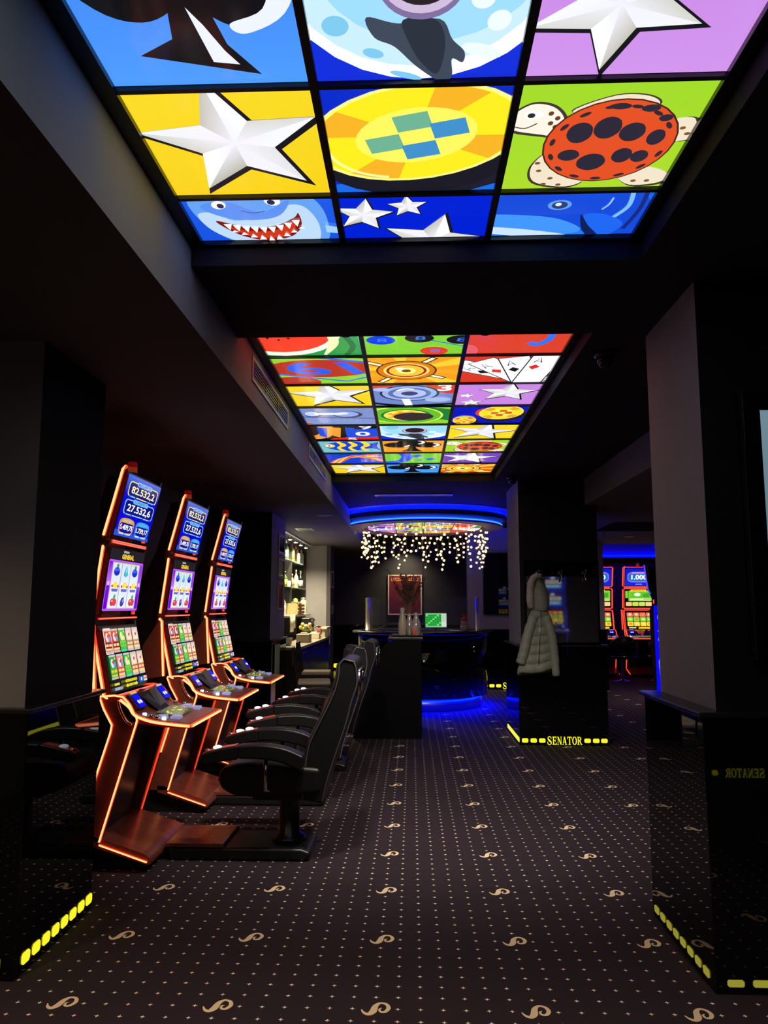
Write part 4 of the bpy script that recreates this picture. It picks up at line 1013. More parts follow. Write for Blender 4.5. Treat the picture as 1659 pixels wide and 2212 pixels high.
# machine behind the viewpoint: its picture shows in the black mirror of the coat pillar
BLN = [mat('violet_neon_core', lincol=(.05, .05, .3, 1), emi=(.10, .06, 1.0, 1), es=1.0), mat('violet_neon_halo', lincol=(.02, .01, .2, 1), emi=(.03, .01, .7, 1), es=.6)]
slot_machine('blue screened slot machine behind the viewer, mirrored beside the coat', (3.85, -4.0, 0), PI / 2, None, (s_violet, s_violet, s_tiles), BLN)

# ================================================================== gaming chairs
def gaming_chair(label, loc, rotz, group, swivel=0.0):
    """chair looks along +x; base plate runs towards the machine"""
    t = thing('gaming_chair', label, 'chair', loc, rotz, group)
    c, s_ = math.cos(swivel), math.sin(swivel)
    def add(m, name, mats, parent=t, **k):
        m.v = [(x * c - y * s_, x * s_ + y * c, z) for x, y, z in m.v]
        return m.build(name, mats, parent, **k)
    m = MB(); m.prism([(-.14, .0), (.70, .0), (.70, .075), (-.10, .075), (-.16, .05)], -.19, .19); base = m.build('base_plate', PLASTIC, t, bevel=.02, seg=3)
    m = MB(); m.box(-.18, .70, -.203, -.195, .004, .014); m.build('base_edge', STEEL, base)
    m = MB(); m.box(.36, .71, -.175, .19, .075, .098); m.build('deck', FWOOD, t, bevel=.004)
    m = MB(); m.box(.35, .71, -.19, -.175, .06, .098); m.build('deck_edge', STEEL, t)
    m = MB(); m.lathe([(.11, .0), (.095, .03), (.065, .05), (.062, .30), (.09, .34), (.12, .36)], 18, (0, 0, .07)); m.build('column', PLASTIC, t)
    # seat
    pr = [(-.22, .40), (-.05, .385), (.2, .375)] + smooth_path([(.30, .385), (.365, .42), (.39, .475), (.375, .53), (.31, .567), (.2, .575)], 4) + [(.05, .568), (-.22, .545)]
    m = MB(); m.prism(pr, -.25, .25); seat = add(m, 'seat', LEATHER, bevel=.03, seg=3)
    m = MB(); m.tube([(x, y, z) for x, z in [(.392, .47)] for y in (-.22, 0, .22)], .006, 6); add(m, 'seat_piping', PIPING, seat)
    m = MB(); m.box(-.12, .2, -.18, .18, .345, .40); add(m, 'seat_pan', PLASTIC, bevel=.01)
    # backrest: curved slab
    fr = smooth_path([(-.105, .36), (-.115, .50), (-.14, .67), (-.20, .80), (-.275, .95), (-.31, 1.06), (-.318, 1.145)], 4)
    bk = smooth_path([(-.43, 1.13), (-.435, 1.03), (-.40, .92), (-.37, .80), (-.315, .64), (-.26, .47), (-.23, .34)], 4)
    m = MB(); m.prism(fr + [(-.325, 1.17), (-.35, 1.185), (-.405, 1.175), (-.425, 1.155)] + bk, -.23, .23); back = add(m, 'backrest', LEATHER, bevel=.028, seg=3)
    fr2 = [(x + .018, z) for x, z in fr[6:-7]]
    m = MB(); m.prism(fr2 + [(x - .05, z) for x, z in fr2[::-1]], -.165, .165); add(m, 'back_cushion', LEATHER, bevel=.02, seg=3)
    m = MB(); hp = [(-.268, .985), (-.29, 1.06), (-.298, 1.14), (-.318, 1.165), (-.36, 1.15), (-.35, 1.0)]; m.prism(hp, -.17, .17); add(m, 'headrest', LEATHER, bevel=.02, seg=3)
    for sy in (-1, 1):
        m = MB(); m.tube([(x - .006, sy * .234, z) for x, z in fr] + [(-.35, sy * .232, 1.178), (-.41, sy * .232, 1.165)] + [(x + .006, sy * .234, z) for x, z in bk], .005, 6); add(m, 'piping', PIPING, back)
    m = MB(); m.tube([(-.438, y, 1.10) for y in (-.16, 0, .16)] , .012, 8); m.tube([(-.44, -.16, 1.10), (-.43, -.16, .95)], .010, 8); m.tube([(-.44, .16, 1.10), (-.43, .16, .95)], .010, 8); add(m, 'back_handle', CHROME, back)
    # armrests
    rd = mat('red_armrest_tip', lincol=(.55, .09, .06, 1), rough=.35)
    for sy in (-1, 1):
        y0, y1 = sorted((sy * .245, sy * .345))
        up = smooth_path([(-.13, .63), (-.02, .675), (.12, .695), (.26, .69)], 4); lo = smooth_path([(.26, .615), (.1, .61), (-.02, .585), (-.12, .54)], 4)
        m = MB(); m.prism(up + lo, y0, y1); arm = add(m, 'armrest', LEATHER, bevel=.022, seg=3)
        m = MB(); m.prism([(.255, .69), (.36, .672), (.44, .652), (.475, .635), (.48, .60), (.44, .585), (.255, .61)], y0 + .004, y1 - .004); tip = add(m, 'armrest_tip', LEATHER, bevel=.012)
        m = MB(); ym = (y0 + y1) / 2
        m.prism([(.27, .690), (.36, .6745), (.44, .6545), (.468, .64), (.466, .634), (.36, .667), (.27, .684)], ym - .036, ym + .036); add(m, 'control_plate', rd, tip)
        m = MB(); m.blob((.385, ym, .672), (.028, .030, .012), 12, 6); add(m, 'lit_button', BTNLED, tip)
        if sy * 1 < 0: m = MB(); m.blob((.322, ym, .686), (.028, .030, .012), 12, 6); add(m, 'lit_button', BTNLED, tip)
        m = MB(); m.lathe([(.0001, .006), (.016, .005), (.018, 0), (.018, -.006)], 12, (.445, ym, .6565)); add(m, 'small_button', CHROME, tip)
        m = MB(); m.tube([(.10, sy * .285, .61), (.10, sy * .285, .43), (.06, sy * .2, .40)], .013, 8); add(m, 'arm_post', CHROME)
    return t
G3 = 'black leather gaming chairs at the neon machines'
gaming_chair('nearest black leather gaming chair with glowing armrest buttons', (-.76, 4.86, 0), PI, G3, 0.0)
gaming_chair('middle black gaming chair, swivelled slightly towards the viewer', (-.82, 6.10, 0), PI, G3, 0.22)
gaming_chair('farthest of the three black gaming chairs, beside the black counter', (-.76, 7.32, 0), PI, G3, -0.03)
G4 = 'black chairs at the red machines'
def low_chair(label, x, y):
    t = thing('low_chair', label, 'chair', (x, y, 0), 0, G4)
    m = MB(); m.lathe([(.24, 0), (.24, .015), (.05, .03), (.035, .06), (.035, .42), (.12, .44)], 20); m.build('pedestal', CHROME, t)
    m = MB(); m.lathe([(.0001, .44), (.2, .44), (.235, .47), (.235, .52), (.2, .55), (.0001, .56)], 24); m.build('seat', LEATHER, t)
    m = MB(); pr = [math.radians(200 + 14 * k) for k in range(11)]
    rings = []
    for k, a in enumerate(pr):
        h = .90 - .16 * abs(k - 5) ** 2 / 25
        rings.append([(.24 * math.cos(a), .24 * math.sin(a), .50), (.29 * math.cos(a), .29 * math.sin(a), .50), (.31 * math.cos(a), .31 * math.sin(a), h - .02), (.285 * math.cos(a), .285 * math.sin(a), h), (.26 * math.cos(a), .26 * math.sin(a), h - .02)])
    m.loft(rings); m.build('backrest', LEATHER, t)
    m = MB(); m.tube([(.315 * math.cos(a), .315 * math.sin(a), .50) for a in pr], .008, 6); m.build('rim', CHROME, t)
low_chair('low black chair in front of the slot machine showing 1.000', 5.02, 15.75)
low_chair('low black chair half hidden behind the coat pillar in the side room', 4.2, 15.6)
# ================================================================== ceiling fittings
def wall_vent(y0, y1, z0, z1, label):
    t = thing('wall_vent', label, 'air vent', (XL, (y0 + y1) / 2, (z0 + z1) / 2), 0, 'grilles in the left side of the light channel')
    h = (z1 - z0) / 2; w_ = (y1 - y0) / 2; b_ = .022
    m = MB(); m.box(0, .008, -w_, w_, h - b_, h); m.box(0, .008, -w_, w_, -h, -h + b_); m.box(0, .008, -w_, -w_ + b_, -h + b_, h - b_); m.box(0, .008, w_ - b_, w_, -h + b_, h - b_)
    m.build('vent_frame', mat('light_grey_frame', lincol=(.55, .54, .60, 1), rough=.4), t, bevel=.002)
    m = MB(); m.box(.0005, .0015, -w_ + b_, w_ - b_, -h + b_, h - b_); m.build('vent_core', PLASTIC, t)
    for k in range(5):
        z = -h + b_ + (k + .5) * (2 * h - 2 * b_) / 5
        m = MB(); m.box(.002, .006, -w_ + b_, w_ - b_, z - .0035, z + .0035); m.build('slat', mat('vent_slat', lincol=(.12, .12, .13, 1), rough=.4, metal=.5), t)
    for k in (-1, 1):
        m = MB(); m.box(.002, .0075, k * w_ / 3 - .006, k * w_ / 3 + .006, -h + b_, h - b_); m.build('mullion', PLASTIC, t)
wall_vent(4.25, 5.53, 2.800, 2.950, 'larger silver framed air grille nearer the viewer in the channel side')
wall_vent(6.69, 8.01, 2.825, 2.960, 'smaller looking air grille further along the channel side')
def dome(x, y, z, r, label):
    t = thing('dome_camera', label, 'camera', (x, y, z), 0, 'black ceiling cameras')
    m = MB(); m.lathe([(r * 1.25, 0), (r * 1.25, -.02), (r, -.03)], 18); m.build('mount', PLASTIC, t)
    m = MB(); m.lathe([(r * .98, -.03), (r * .9, -.055), (r * .6, -.08), (.0001, -.09)], 18); m.build('dome', GLOSS, t)
dome(1.10, 4.2, ZB, .05, 'black dome camera on the ceiling beside the right pillar')
dome(1.12, 8.35, ZB, .05, 'black dome camera at the top of the coat pillar')
t = thing('ceiling_speaker', 'round flush speaker in the soffit before the bar', 'speaker', (-1.14, 9.85, ZL))
m = MB(); m.lathe([(.105, 0), (.105, -.006), (.095, -.01), (.09, -.006)], 24); m.build('rim', mat('pale_grille', lincol=(.35, .33, .34, 1), rough=.5), t)
m = MB(); m.lathe([(.09, -.006), (.0001, -.008)], 24); m.build('grille', mat('pale_grille_mesh', lincol=(.22, .21, .22, 1), rough=.6), t)
t = thing('ceiling_grille', 'square air grille in the soffit above the bar', 'air vent', (-1.66, 11.7, ZL))
m = MB()
for a in ((-.13, .13, -.2, -.16), (-.13, .13, .16, .2), (-.13, -.1, -.16, .16), (.1, .13, -.16, .16)): m.box(a[0], a[1], a[2], a[3], -.008, 0)
m.build('frame', STEEL, t); m = MB(); m.box(-.1, .1, -.16, .16, -.003, 0); m.build('core', PLASTIC, t)
t = thing('motion_sensor', 'small yellowish sensor box on the edge of the soffit', 'sensor', (-.93, 12.3, 2.71))
m = MB(); m.box(0, .03, -.05, .05, -.04, .03); m.build('case', mat('ivory_plastic', lincol=(.6, .5, .28, 1), rough=.5), t, bevel=.006)
m = MB(); m.blob((.032, 0, 0), .012, 8, 5); m.build('sensor_eye', CHROME, t)
for i, (x, y) in enumerate(((3.55, 12.5), (4.6, 12.6))):
    downlight(x, y, ZR, 60, ['warm downlight in the side room ceiling, the left one', 'warm downlight in the side room ceiling, the right one'][i], 140, (1., .72, .62))
downlight(-1.5, 16.6, ZL, 3, 'small bright downlight before the dark back wall')
downlight(-.15, 17.4, ZB, 110, 'downlight shining on the red poster', 110, tilt=(math.radians(22), 0, 0))
# blue cove of the side room
m = MB(); m.box(2.0, 7.8, 17.22, 17.28, 2.60, 2.63); o = m.build('blue_led_strip', BLUELED)
tag(o, 'blue light strip hidden in the side room ceiling step', 'led strip')

# ================================================================== round canopy, light curtain, round desk
CX0, CY0 = .2, 12.0
t = thing('round_canopy', 'round two tier ceiling canopy with blue light bands', 'canopy', (CX0, CY0, ZB))
def annulus(name, r0, r1, z0, z1, m_, n=64, parent=t):
    q = MB(); q.lathe([(r0, z0), (r1, z0), (r1, z1), (r0, z1), (r0, z0)], n, smooth=False); return q.build(name, m_, parent)
BAND = mat('canopy_white_band', lincol=(.55, .55, .6, 1), rough=.5)
RIM = mat('canopy_taupe_rim', lincol=(.22, .18, .15, 1), rough=.6)
annulus('core_drum', .98, 1.12, -.19, 0, BAND)
annulus('added_glow_ring', 1.12, 1.46, -.006, 0, BAND)  # pale ring added on the dark ceiling so the blue glow shows
annulus('upper_tier', 1.12, 1.30, -.125, -.055, DARK)
annulus('lower_tier', .95, 1.235, -.215, -.195, RIM)
annulus('lower_band', 1.12, 1.20, -.195, -.125, BAND)
for nm, r, z, rr, mm in (('upper_led', 1.19, -.049, .006, BLUECANOPY), ('lower_led', 1.222, -.178, .010, BLUECORE)):
    q = MB(); q.tube([(r * math.cos(2 * PI * k / 72), r * math.sin(2 * PI * k / 72), z) for k in range(72)], rr, 6, 0, True); q.build(nm, mm, t)
q = MB(); q.tube([(1.21 * math.cos(2 * PI * k / 72), 1.21 * math.sin(2 * PI * k / 72), -.185) for k in range(72)], .005, 5, 0, True); q.build('hidden_led', BLUELED, t)
# luminous pictures inside the canopy
for i in range(4):
    for j in range(4):
        x0, y0 = -.9 + .45 * i, -.9 + .45 * j
        m = MB(); A = Art(m, (x0 + .008, y0 + .008, -.20), (.434, 0, 0), (0, .434, 0), (0, 0, -1), eps=.0002)
        for q_ in range(32):
            an = 2 * PI * q_ / 32; A.half.append((-math.cos(an) * .434, -math.sin(an) * .434, .93 - math.cos(an) * (x0 + .008) - math.sin(an) * (y0 + .008)))
        [a_star_pink2, a_wheel, a_chips2, a_world, a_melon, a_flame, a_robot, a_star_purple, a_clover, a_cards][(i * 3 + j * 5) % 10](A)
        m.build('panel', LIGHTPANEL, t)
# curtain of fairy lights
t = thing('fairy_light_curtain', 'curtain of warm fairy lights hanging from the round canopy', 'string lights', (CX0, CY0, ZB - .21))
BULB = mat('fairy_bulb', lincol=(.8, .7, .4, 1), emi=(1.0, .66, .25, 1), es=3.2)
WIRE = mat('thin_cable', lincol=(.30, .26, .18, 1), rough=.5)
NS = 40
for k in range(NS):
    an = 2 * PI * k / NS + random.uniform(-.07, .07); r = .965
    ln = random.uniform(.28, .62)
    m = MB(); pts = []
    x, y = r * math.cos(an), r * math.sin(an)
    nb = int(ln / .088)
    for i in range(nb + 2):
        z = -ln * i / (nb + 1)
        pts.append((x + random.uniform(-.015, .015), y + random.uniform(-.015, .015), z))
    m.tube(pts, .0022, 4, 0)
    for p in pts[1:]:
        m.blob((p[0] + random.uniform(-.035, .035), p[1] + random.uniform(-.025, .025), p[2] + random.uniform(-.02, .02)), random.uniform(.014, .020), 8, 6, 1)
    m.build('light_strand', [WIRE, BULB], t)
m = MB(); m.tube([(-.03, -.75, 0), (-.03, -.75, -.75)], .004, 5); m.build('supply_cable', WIRE, t)
# round desk
t = thing('round_desk', 'round black lacquered service desk with blue light underneath', 'desk', (CX0 - .04, 11.9, 0))
m = MB(); m.lathe([(.90, 0), (.90, .20), (.86, .20)], 64); m.build('plinth', STEEL, t)
m = MB(); m.lathe([(.98, .188), (.99, .188), (.99, 1.08), (.93, 1.08), (.93, .222), (.98, .222), (.98, .188)], 64); m.build('body', GLOSS, t)
m = MB(); m.lathe([(.70, 1.085), (1.07, 1.085), (1.08, 1.10), (1.07, 1.125), (.70, 1.125), (.70, 1.085)], 64); m.build('top', TRIM, t)
m = MB(); m.tube([(.945 * math.cos(2 * PI * k / 64), 0.945 * math.sin(2 * PI * k / 64), .194) for k in range(64)], .010, 6, 0, True); m.build('floor_led', BLUEFLOOR, t)
m = MB(); m.tube([(1.01 * math.cos(2 * PI * k / 64), 1.01 * math.sin(2 * PI * k / 64), 1.082) for k in range(64)], .003, 5, 0, True); m.build('lip_led', mat('blue_led_dim', lincol=(0, 0, .1, 1), emi=(.0, .001, 1, 1), es=.8), t)
# clear screens on the desk
t = thing('plexiglass_screen', 'curved clear screen with bright posts on the round desk', 'screen guard', (CX0 - .04, 11.9, 1.125))
m = MB(); ar = [math.radians(180 + 6 + k * 12) for k in range(15)]
for k in range(14):
    a, b_ = ar[k], ar[k + 1]
    m.add([(.86 * math.cos(a), .86 * math.sin(a), .0), (.86 * math.cos(b_), .86 * math.sin(b_), .0), (.86 * math.cos(b_), .86 * math.sin(b_), .49), (.86 * math.cos(a), .86 * math.sin(a), .49),
           (.855 * math.cos(a), .855 * math.sin(a), .0), (.855 * math.cos(b_), .855 * math.sin(b_), .0), (.855 * math.cos(b_), .855 * math.sin(b_), .49), (.855 * math.cos(a), .855 * math.sin(a), .49)], [(0, 1, 2, 3), (5, 4, 7, 6), (3, 2, 6, 7)], 0)
m.build('clear_sheet', PLEXI, t)
POST = mat('bright_post', lincol=(.85, .8, .66, 1), rough=.25, metal=.6)
for a in (186, 190, 194, 199, 342, 351):
    a = math.radians(a); m = MB(); m.lathe([(.03, 0), (.03, .006), (.018, .01), (.018, .48), (.022, .482), (.022, .49), (.0001, .492)], 12, (.86 * math.cos(a), .86 * math.sin(a), 0)); m.build('post', POST, t)
# screen showing a green table
t = thing('desk_monitor', 'monitor with a green number table standing on the round desk', 'monitor', (.35, 11.18, 1.125), math.radians(0))
m = MB(); m.box(-.16, .16, -.012, .012, .05, .27); m.build('casing', PLASTIC, t, bevel=.004)
m = MB(); m.box(-.05, .05, -.02, .06, 0, .012); m.box(-.015, .015, .008, .02, .0, .1); m.build('stand', PLASTIC, t)
m = MB(); A = Art(m, (-.152, -.0135, .263), (.304, 0, 0), (0, 0, -.206), (0, -1, 0), eps=.0003)
A.rect(0, 0, 1, 1, (206, 226, 206)); A.rect(0, .06, .76, .92, (60, 190, 80))
for r in range(6):
    for c in range(7): A.rrect(.02 + .105 * c, .1 + .13 * r, .11 + .105 * c, .2 + .13 * r, .01, (24, 140, 50) if (r + c) % 5 else (110, 220, 120))
A.rect(.78, .1, .98, .6, (190, 206, 196)); A.rect(0, .94, 1, 1, (90, 110, 100)); A.rect(0, 0, 1, .04, (110, 190, 120))
m.build('display', SCREEN, t)
# small plush snowman
t = thing('plush_snowman', 'small plush snowman with red hat on the round desk', 'toy', (.76, 11.15, 1.125))
WOOL = mat('white_wool', lincol=(.55, .47, .45, 1), rough=.95, noise=.2, nscale=120, bump=.3)
m = MB(); m.blob((0, 0, .062), (.066, .055, .062), 16, 9); m.blob((0, 0, .135), (.048, .044, .045), 16, 9); m.build('body', WOOL, t)
m = MB(); m.tube([(.046 * math.cos(a * PI / 8), .042 * math.sin(a * PI / 8), .105) for a in range(16)], .012, 7, 0, True); m.tube([(.02, -.045, .1), (.032, -.058, .05)], .012, 7); m.build('scarf', mat('pink_scarf', lincol=(.62, .2, .22, 1), rough=.9), t)
m = MB(); m.lathe([(.05, .155), (.052, .168), (.04, .19), (.02, .215), (.012, .23)], 14); m.blob((-.012, 0, .236), .018, 9, 6); m.build('hat', mat('red_felt', lincol=(.6, .03, .03, 1), rough=.9), t)
m = MB(); m.blob((-.016, -.041, .142), .005, 6, 4); m.blob((.016, -.041, .142), .005, 6, 4); m.build('eyes', PLASTIC, t)
m = MB(); m.tube([(0, -.042, .132), (0, -.065, .130)], [.007, .001], 6); m.build('nose', mat('orange_felt', lincol=(.7, .2, .03, 1), rough=.9), t)
# black swoop counter before the desk
t = thing('black_counter', 'black lacquered counter with a swooping side and raised tray end', 'counter', (-.27, 9.2, 0))
m = MB(); sw = smooth_path([(.38, 1.10), (.06, 1.10), (-.03, 1.06), (-.10, .985), (-.22, .88), (-.40, .74)], 4)
m.prism([(-.40, 0), (.38, 0)] + sw, -.36, -.32); m.build('front_panel', mat('black_satin_panel', lincol=(.004, .004, .005, 1), rough=.35, spec=.15), t, bevel=.006)
m = MB(); m.box(-.40, .38, -.32, .5, 0, .70); m.build('cabinet', GLOSS, t)
m = MB(); m.box(.02, .34, -.32, .5, .70, 1.10); m.build('raised_end', GLOSS, t)
m = MB(); m.box(-.40, .02, -.32, .5, .70, .725); m.build('low_top', mat('grey_laminate', lincol=(.30, .27, .27, 1), rough=.4), t, bevel=.004)
m = MB(); m.box(-.01, .40, -.38, .52, 1.10, 1.13); m.build('raised_top', TRIM, t, bevel=.006)
m = MB(); m.box(.0, .38, -.345, -.335, 1.09, 1.098); m.build('lip_led', MATS['blue_led_dim'], t)
# tray with vases and dried grass
t = thing('mirror_tray', 'mirrored tray under the vases on the black counter', 'tray', (-.07, 9.22, 1.13))
m = MB(); m.box(-.17, .19, -.33, .25, 0, .012); m.build('plate', mat('mirror_plate', lincol=(.6, .58, .55, 1), rough=.1, metal=1), t, bevel=.003)
m = MB()
for a in ((-.175, .195, -.335, -.325), (-.175, .195, .245, .255), (-.175, -.165, -.325, .245), (.185, .195, -.325, .245)): m.box(a[0], a[1], a[2], a[3], 0, .028)
m.build('rim', CHROME, t)
VG = mat('silver_vase_glass', lincol=(.8, .76, .66, 1), rough=.15, metal=.25, noise=.3, nscale=25)
def vase(x, y, h, r, label, mm):
    t = thing('vase', label, 'vase', (x, y, 1.142), 0, 'vases on the mirrored tray')
    m = MB(); m.lathe([(r * .7, 0), (r, h * .08), (r * 1.02, h * .4), (r * .8, h * .65), (r * .5, h * .82), (r * .55, h), (r * .47, h), (r * .42, h * .82), (r * .7, h * .64), (r * .9, h * .4), (r * .85, .02), (.0001, .015)], 20); m.build('vessel', mm, t)
    m = MB(); m.lathe([(r * .55, h), (r * .6, h + .006), (r * .5, h + .006)], 20); m.build('lip', CHROME, t)
vase(-.11, 9.08, .33, .05, 'tall pale vase on the left of the mirrored tray', mat('cream_ceramic', lincol=(.75, .70, .50, 1), rough=.3, noise=.15, nscale=30))
vase(-.03, 9.2, .26, .05, 'middle silver vase holding the dried grass', VG)
vase(.05, 9.06, .27, .055, 'rounded clear silver vase on the right of the tray', mat('smoky_vase', lincol=(.7, .62, .58, 1), rough=.1, metal=.2, noise=.5, nscale=18))
t = thing('candle_glass', 'small red candle glass among the vases', 'candle', (.03, 8.96, 1.142))
m = MB(); m.lathe([(.018, 0), (.022, .08), (.020, .08), (.017, .005), (.0001, .005)], 14); m.build('glass', mat('red_glass', lincol=(.7, .12, .08, 1), rough=.1, emi=(.8, .1, .05, 1), es=.15), t)
m = MB(); m.lathe([(.016, .006), (.016, .05), (.0001, .052)], 12); m.build('wax', mat('wax', lincol=(.7, .3, .22, 1), rough=.5), t)
t = thing('dried_grass', 'bunch of brown dried plume grass in the middle vase', 'dried flowers', (-.03, 9.2, 1.36))
STEM = mat('dry_stem', lincol=(.40, .26, .16, 1), rough=.9); PLUME = mat('brown_plume', lincol=(.26, .15, .12, 1), rough=1, noise=.3, nscale=60)
for k in range(34):
    a = random.uniform(0, 2 * PI); sp = random.uniform(.03, .20); h = random.uniform(.34, .56) - sp * .3
    p0 = Vector((0, 0, -.12)); p2 = Vector((sp * math.cos(a), sp * .7 * math.sin(a), h)); p1 = Vector((p2.x * .3, p2.y * .3, h * .55))
    if k == 0: p2 = Vector((-.26, -.05, .56)); p1 = Vector((-.1, 0, .32))
    pts = smooth_path([tuple(p0), tuple(p1), tuple(p2)], 5)
    m = MB(); m.tube(pts, .0022, 4, 0)
    tip = Vector(pts[-1]); base = Vector(pts[-7])
    for j in range(40):
        f_ = random.random(); c = base.lerp(tip, f_); d = Vector((random.uniform(-1, 1), random.uniform(-1, 1), random.uniform(.1, 1))).normalized() * random.uniform(.025, .055)
        q = d.cross(Vector((0, 0, 1))).normalized() * .005
        m.add([c - q, c + q, c + d], [(0, 1, 2)], 1); q2 = q.cross(d).normalized() * .005; m.add([c - q2, c + q2, c + d], [(0, 1, 2)], 1)
    m.build('grass_stem', [STEM, PLUME], t)
t = thing('water_bottle', 'small plastic water bottle with blue label behind the swoop', 'bottle', (-.42, 9.3, .726))
m = MB(); m.lathe([(.03, 0), (.033, .01), (.033, .07), (.030, .075), (.030, .12), (.033, .125), (.031, .15), (.014, .19), (.014, .205)], 16); m.build('body', mat('clear_pet', lincol=(.5, .5, .62, 1), rough=.1, spec=.8), t)
m = MB(); m.lathe([(.0335, .05), (.0335, .115)], 16); m.build('label', mat('blue_label', lincol=(.06, .05, .6, 1), rough=.4), t)
m = MB(); m.lathe([(.016, .2), (.016, .22), (.0001, .221)], 12); m.build('cap', mat('white_cap', lincol=(.6, .6, .7, 1), rough=.4), t)
# poster
t = thing('wall_poster', 'framed dark red poster with golden heading on the back wall', 'poster', (-.16, 17.96, 1.88))
m = MB()
for a in ((-.40, .40, .31, .34), (-.40, .40, -.60, -.57), (-.40, -.37, -.57, .31), (.37, .40, -.57, .31)): m.box(a[0], a[1], -.02, .02, a[2], a[3])
m.build('frame', mat('cream_frame', lincol=(.75, .62, .48, 1), rough=.4), t)
m = MB(); A = Art(m, (-.37, -.012, .31), (.74, 0, 0), (0, 0, -.88), (0, -1, 0), eps=.0005); A.rect(0, 0, 1, 1, (120, 34, 44), (96, 22, 34))
A.text('THE BIG WIN', .06, .05, .94, .13, (240, 190, 90), .03) if False else None
for u0, u1 in ((.06, .16), (.18, .42), (.62, .92)): A.rect(u0, .05, u1, .13, (226, 160, 70)); A.rect(u0 + .02, .075, u1 - .02, .1, (120, 34, 44))
A.ell(.5, .5, .3, .22, (110, 40, 50)); A.ell(.5, .5, .2, .14, (140, 70, 70))
m.build('print', PRINT, t)

# ================================================================== coat pillar: mirror, hooks, coat
t = thing('wall_mirror', 'black glass mirror panel on the front of the coat pillar', 'mirror', (1.66, 8.53, 1.1))
m = MB(); m.box(-.39, .39, -.012, .012, 0, .87); m.build('glass', BGLASS, t)
m = MB()
for a in ((-.41, -.39, -.02, .9), (.39, .41, -.02, .9), (-.39, .39, .87, .9), (-.39, .39, -.02, 0)): m.box(a[0], a[1], -.018, .012, a[2], a[3])
m.build('frame', GLOSS, t)
m = MB(); m.box(-.41, .41, -.02, .012, .72, .88); m.build('hook_board', GLOSS, t)
for x, lb in ((1.405, 'left coat hook carrying the green coat'), (1.655, 'middle empty chrome coat hook'), (1.915, 'right empty chrome coat hook')):
    t = thing('coat_hook', lb, 'hook', (x, 8.51, 1.85), 0, 'coat hooks above the black mirror')
    m = MB(); m.lathe([(.0001, .012), (.034, .012), (.038, .006), (.038, 0), (.0001, 0)], 16); m.v = [(a, -c_, b_) for a, b_, c_ in m.v]; m.build('rosette', PLASTIC, t)
    m = MB(); m.tube(smooth_path([(0, -.01, -.01), (0, -.045, -.05), (0, -.07, -.085), (0, -.085, -.06)], 4), .009, 8); m.tube(smooth_path([(0, -.01, 0), (0, -.05, .012), (0, -.075, .035)], 4), .008, 8); m.build('prong', CHROME, t)
t = thing('padded_coat', 'olive green padded coat with fur hood on the left hook', 'coat', (1.37, 8.42, .78))
OLIVE = mat('olive_nylon', lincol=(.31, .34, .27, 1), rough=.55, noise=.15, nscale=25, bump=.25)
FUR = mat('grey_brown_fur', lincol=(.50, .43, .40, 1), rough=1, noise=.35, nscale=70, bump=.8)
def ringpts(cx, cy, rx, ry, z, wob=0.0, n=28, ph=0.0):
    return [(cx + (rx + wob * math.sin(5 * a + ph)) * math.cos(a), cy + (ry + wob * math.sin(4 * a + ph)) * math.sin(a), z) for a in [2 * PI * i / n for i in range(n)]]
rings = []
for k in range(73):
    f_ = k / 72; z = .68 - .66 * f_
    cx = .025 - .055 * f_; rx = .085 + .115 * f_ ** .8 + .01 * math.sin(f_ * 9); ry = .055 + .04 * f_ ** .6
    q_ = abs(math.sin(f_ * PI * 7)) ** .4
    ring = []
    for i in range(40):
        a = 2 * PI * i / 40
        fold = 1 - .16 * math.exp(-((a - 4.55 - .1 * f_) / .12) ** 2) - .08 * math.exp(-((a - 5.35) / .15) ** 2) + .03 * math.sin(6 * a + 2 * f_)
        ring.append((cx + rx * (.94 + .06 * q_) * math.cos(a) * (fold * .3 + .7), ry * (.66 + .34 * q_) * math.sin(a) * fold, z - .02 * math.sin(a * 3) * f_ - .05 * f_ * math.cos(a) * (math.cos(a) < 0) * -1))
    rings.append(ring)
m = MB(); m.loft(rings, 0, True); m.build('coat_body', OLIVE, t)
def sleeve(path, r0, r1, nm):
    P = smooth_path(path, 8); R = []
    for i in range(len(P)):
        f_ = i / (len(P) - 1); R.append((r0 + (r1 - r0) * f_) * (.90 + .10 * abs(math.sin(f_ * PI * 6)) ** .5))
    m = MB(); m.tube(P, R, 12); m.build(nm, OLIVE, t)
sleeve([(.085, -.02, .60), (.135, -.05, .42), (.165, -.05, .2), (.178, -.045, -.03)], .058, .042, 'sleeve')
sleeve([(-.04, -.02, .60), (-.11, -.05, .42), (-.165, -.06, .22), (-.20, -.05, .10)], .058, .055, 'sleeve')
rings = []
for k in range(17):
    f_ = k / 16; z = .66 + .37 * f_
    rx = .095 * math.sin(PI * (.25 + .68 * f_)) + .012; ry = .06 * math.sin(PI * (.3 + .62 * f_)) + .01
    rings.append(ringpts(.035 - .03 * f_, -.01, rx, ry, z, .005, 24, f_))
m = MB(); m.loft(rings); m.build('hood', OLIVE, t)
m = MB(); P = smooth_path([(.035, -.055, 1.04), (-.03, -.07, 1.03), (-.075, -.075, .95), (-.085, -.075, .84), (-.085, -.07, .74), (-.075, -.06, .70)], 6)
m.tube(P, [.028 + .012 * math.sin(PI * i / (len(P) - 1)) + random.uniform(-.004, .004) for i in range(len(P))], 10)
for i in range(520):
    p = Vector(random.choice(P)); d = Vector((random.gauss(0, 1), random.gauss(0, 1), random.gauss(0, 1))).normalized(); c = p + d * .032; e_ = c + d * random.uniform(.008, .02) + Vector((0, 0, -.006)); q = d.orthogonal().normalized() * .0022
    m.add([c - q, c + q, e_], [(0, 1, 2)])
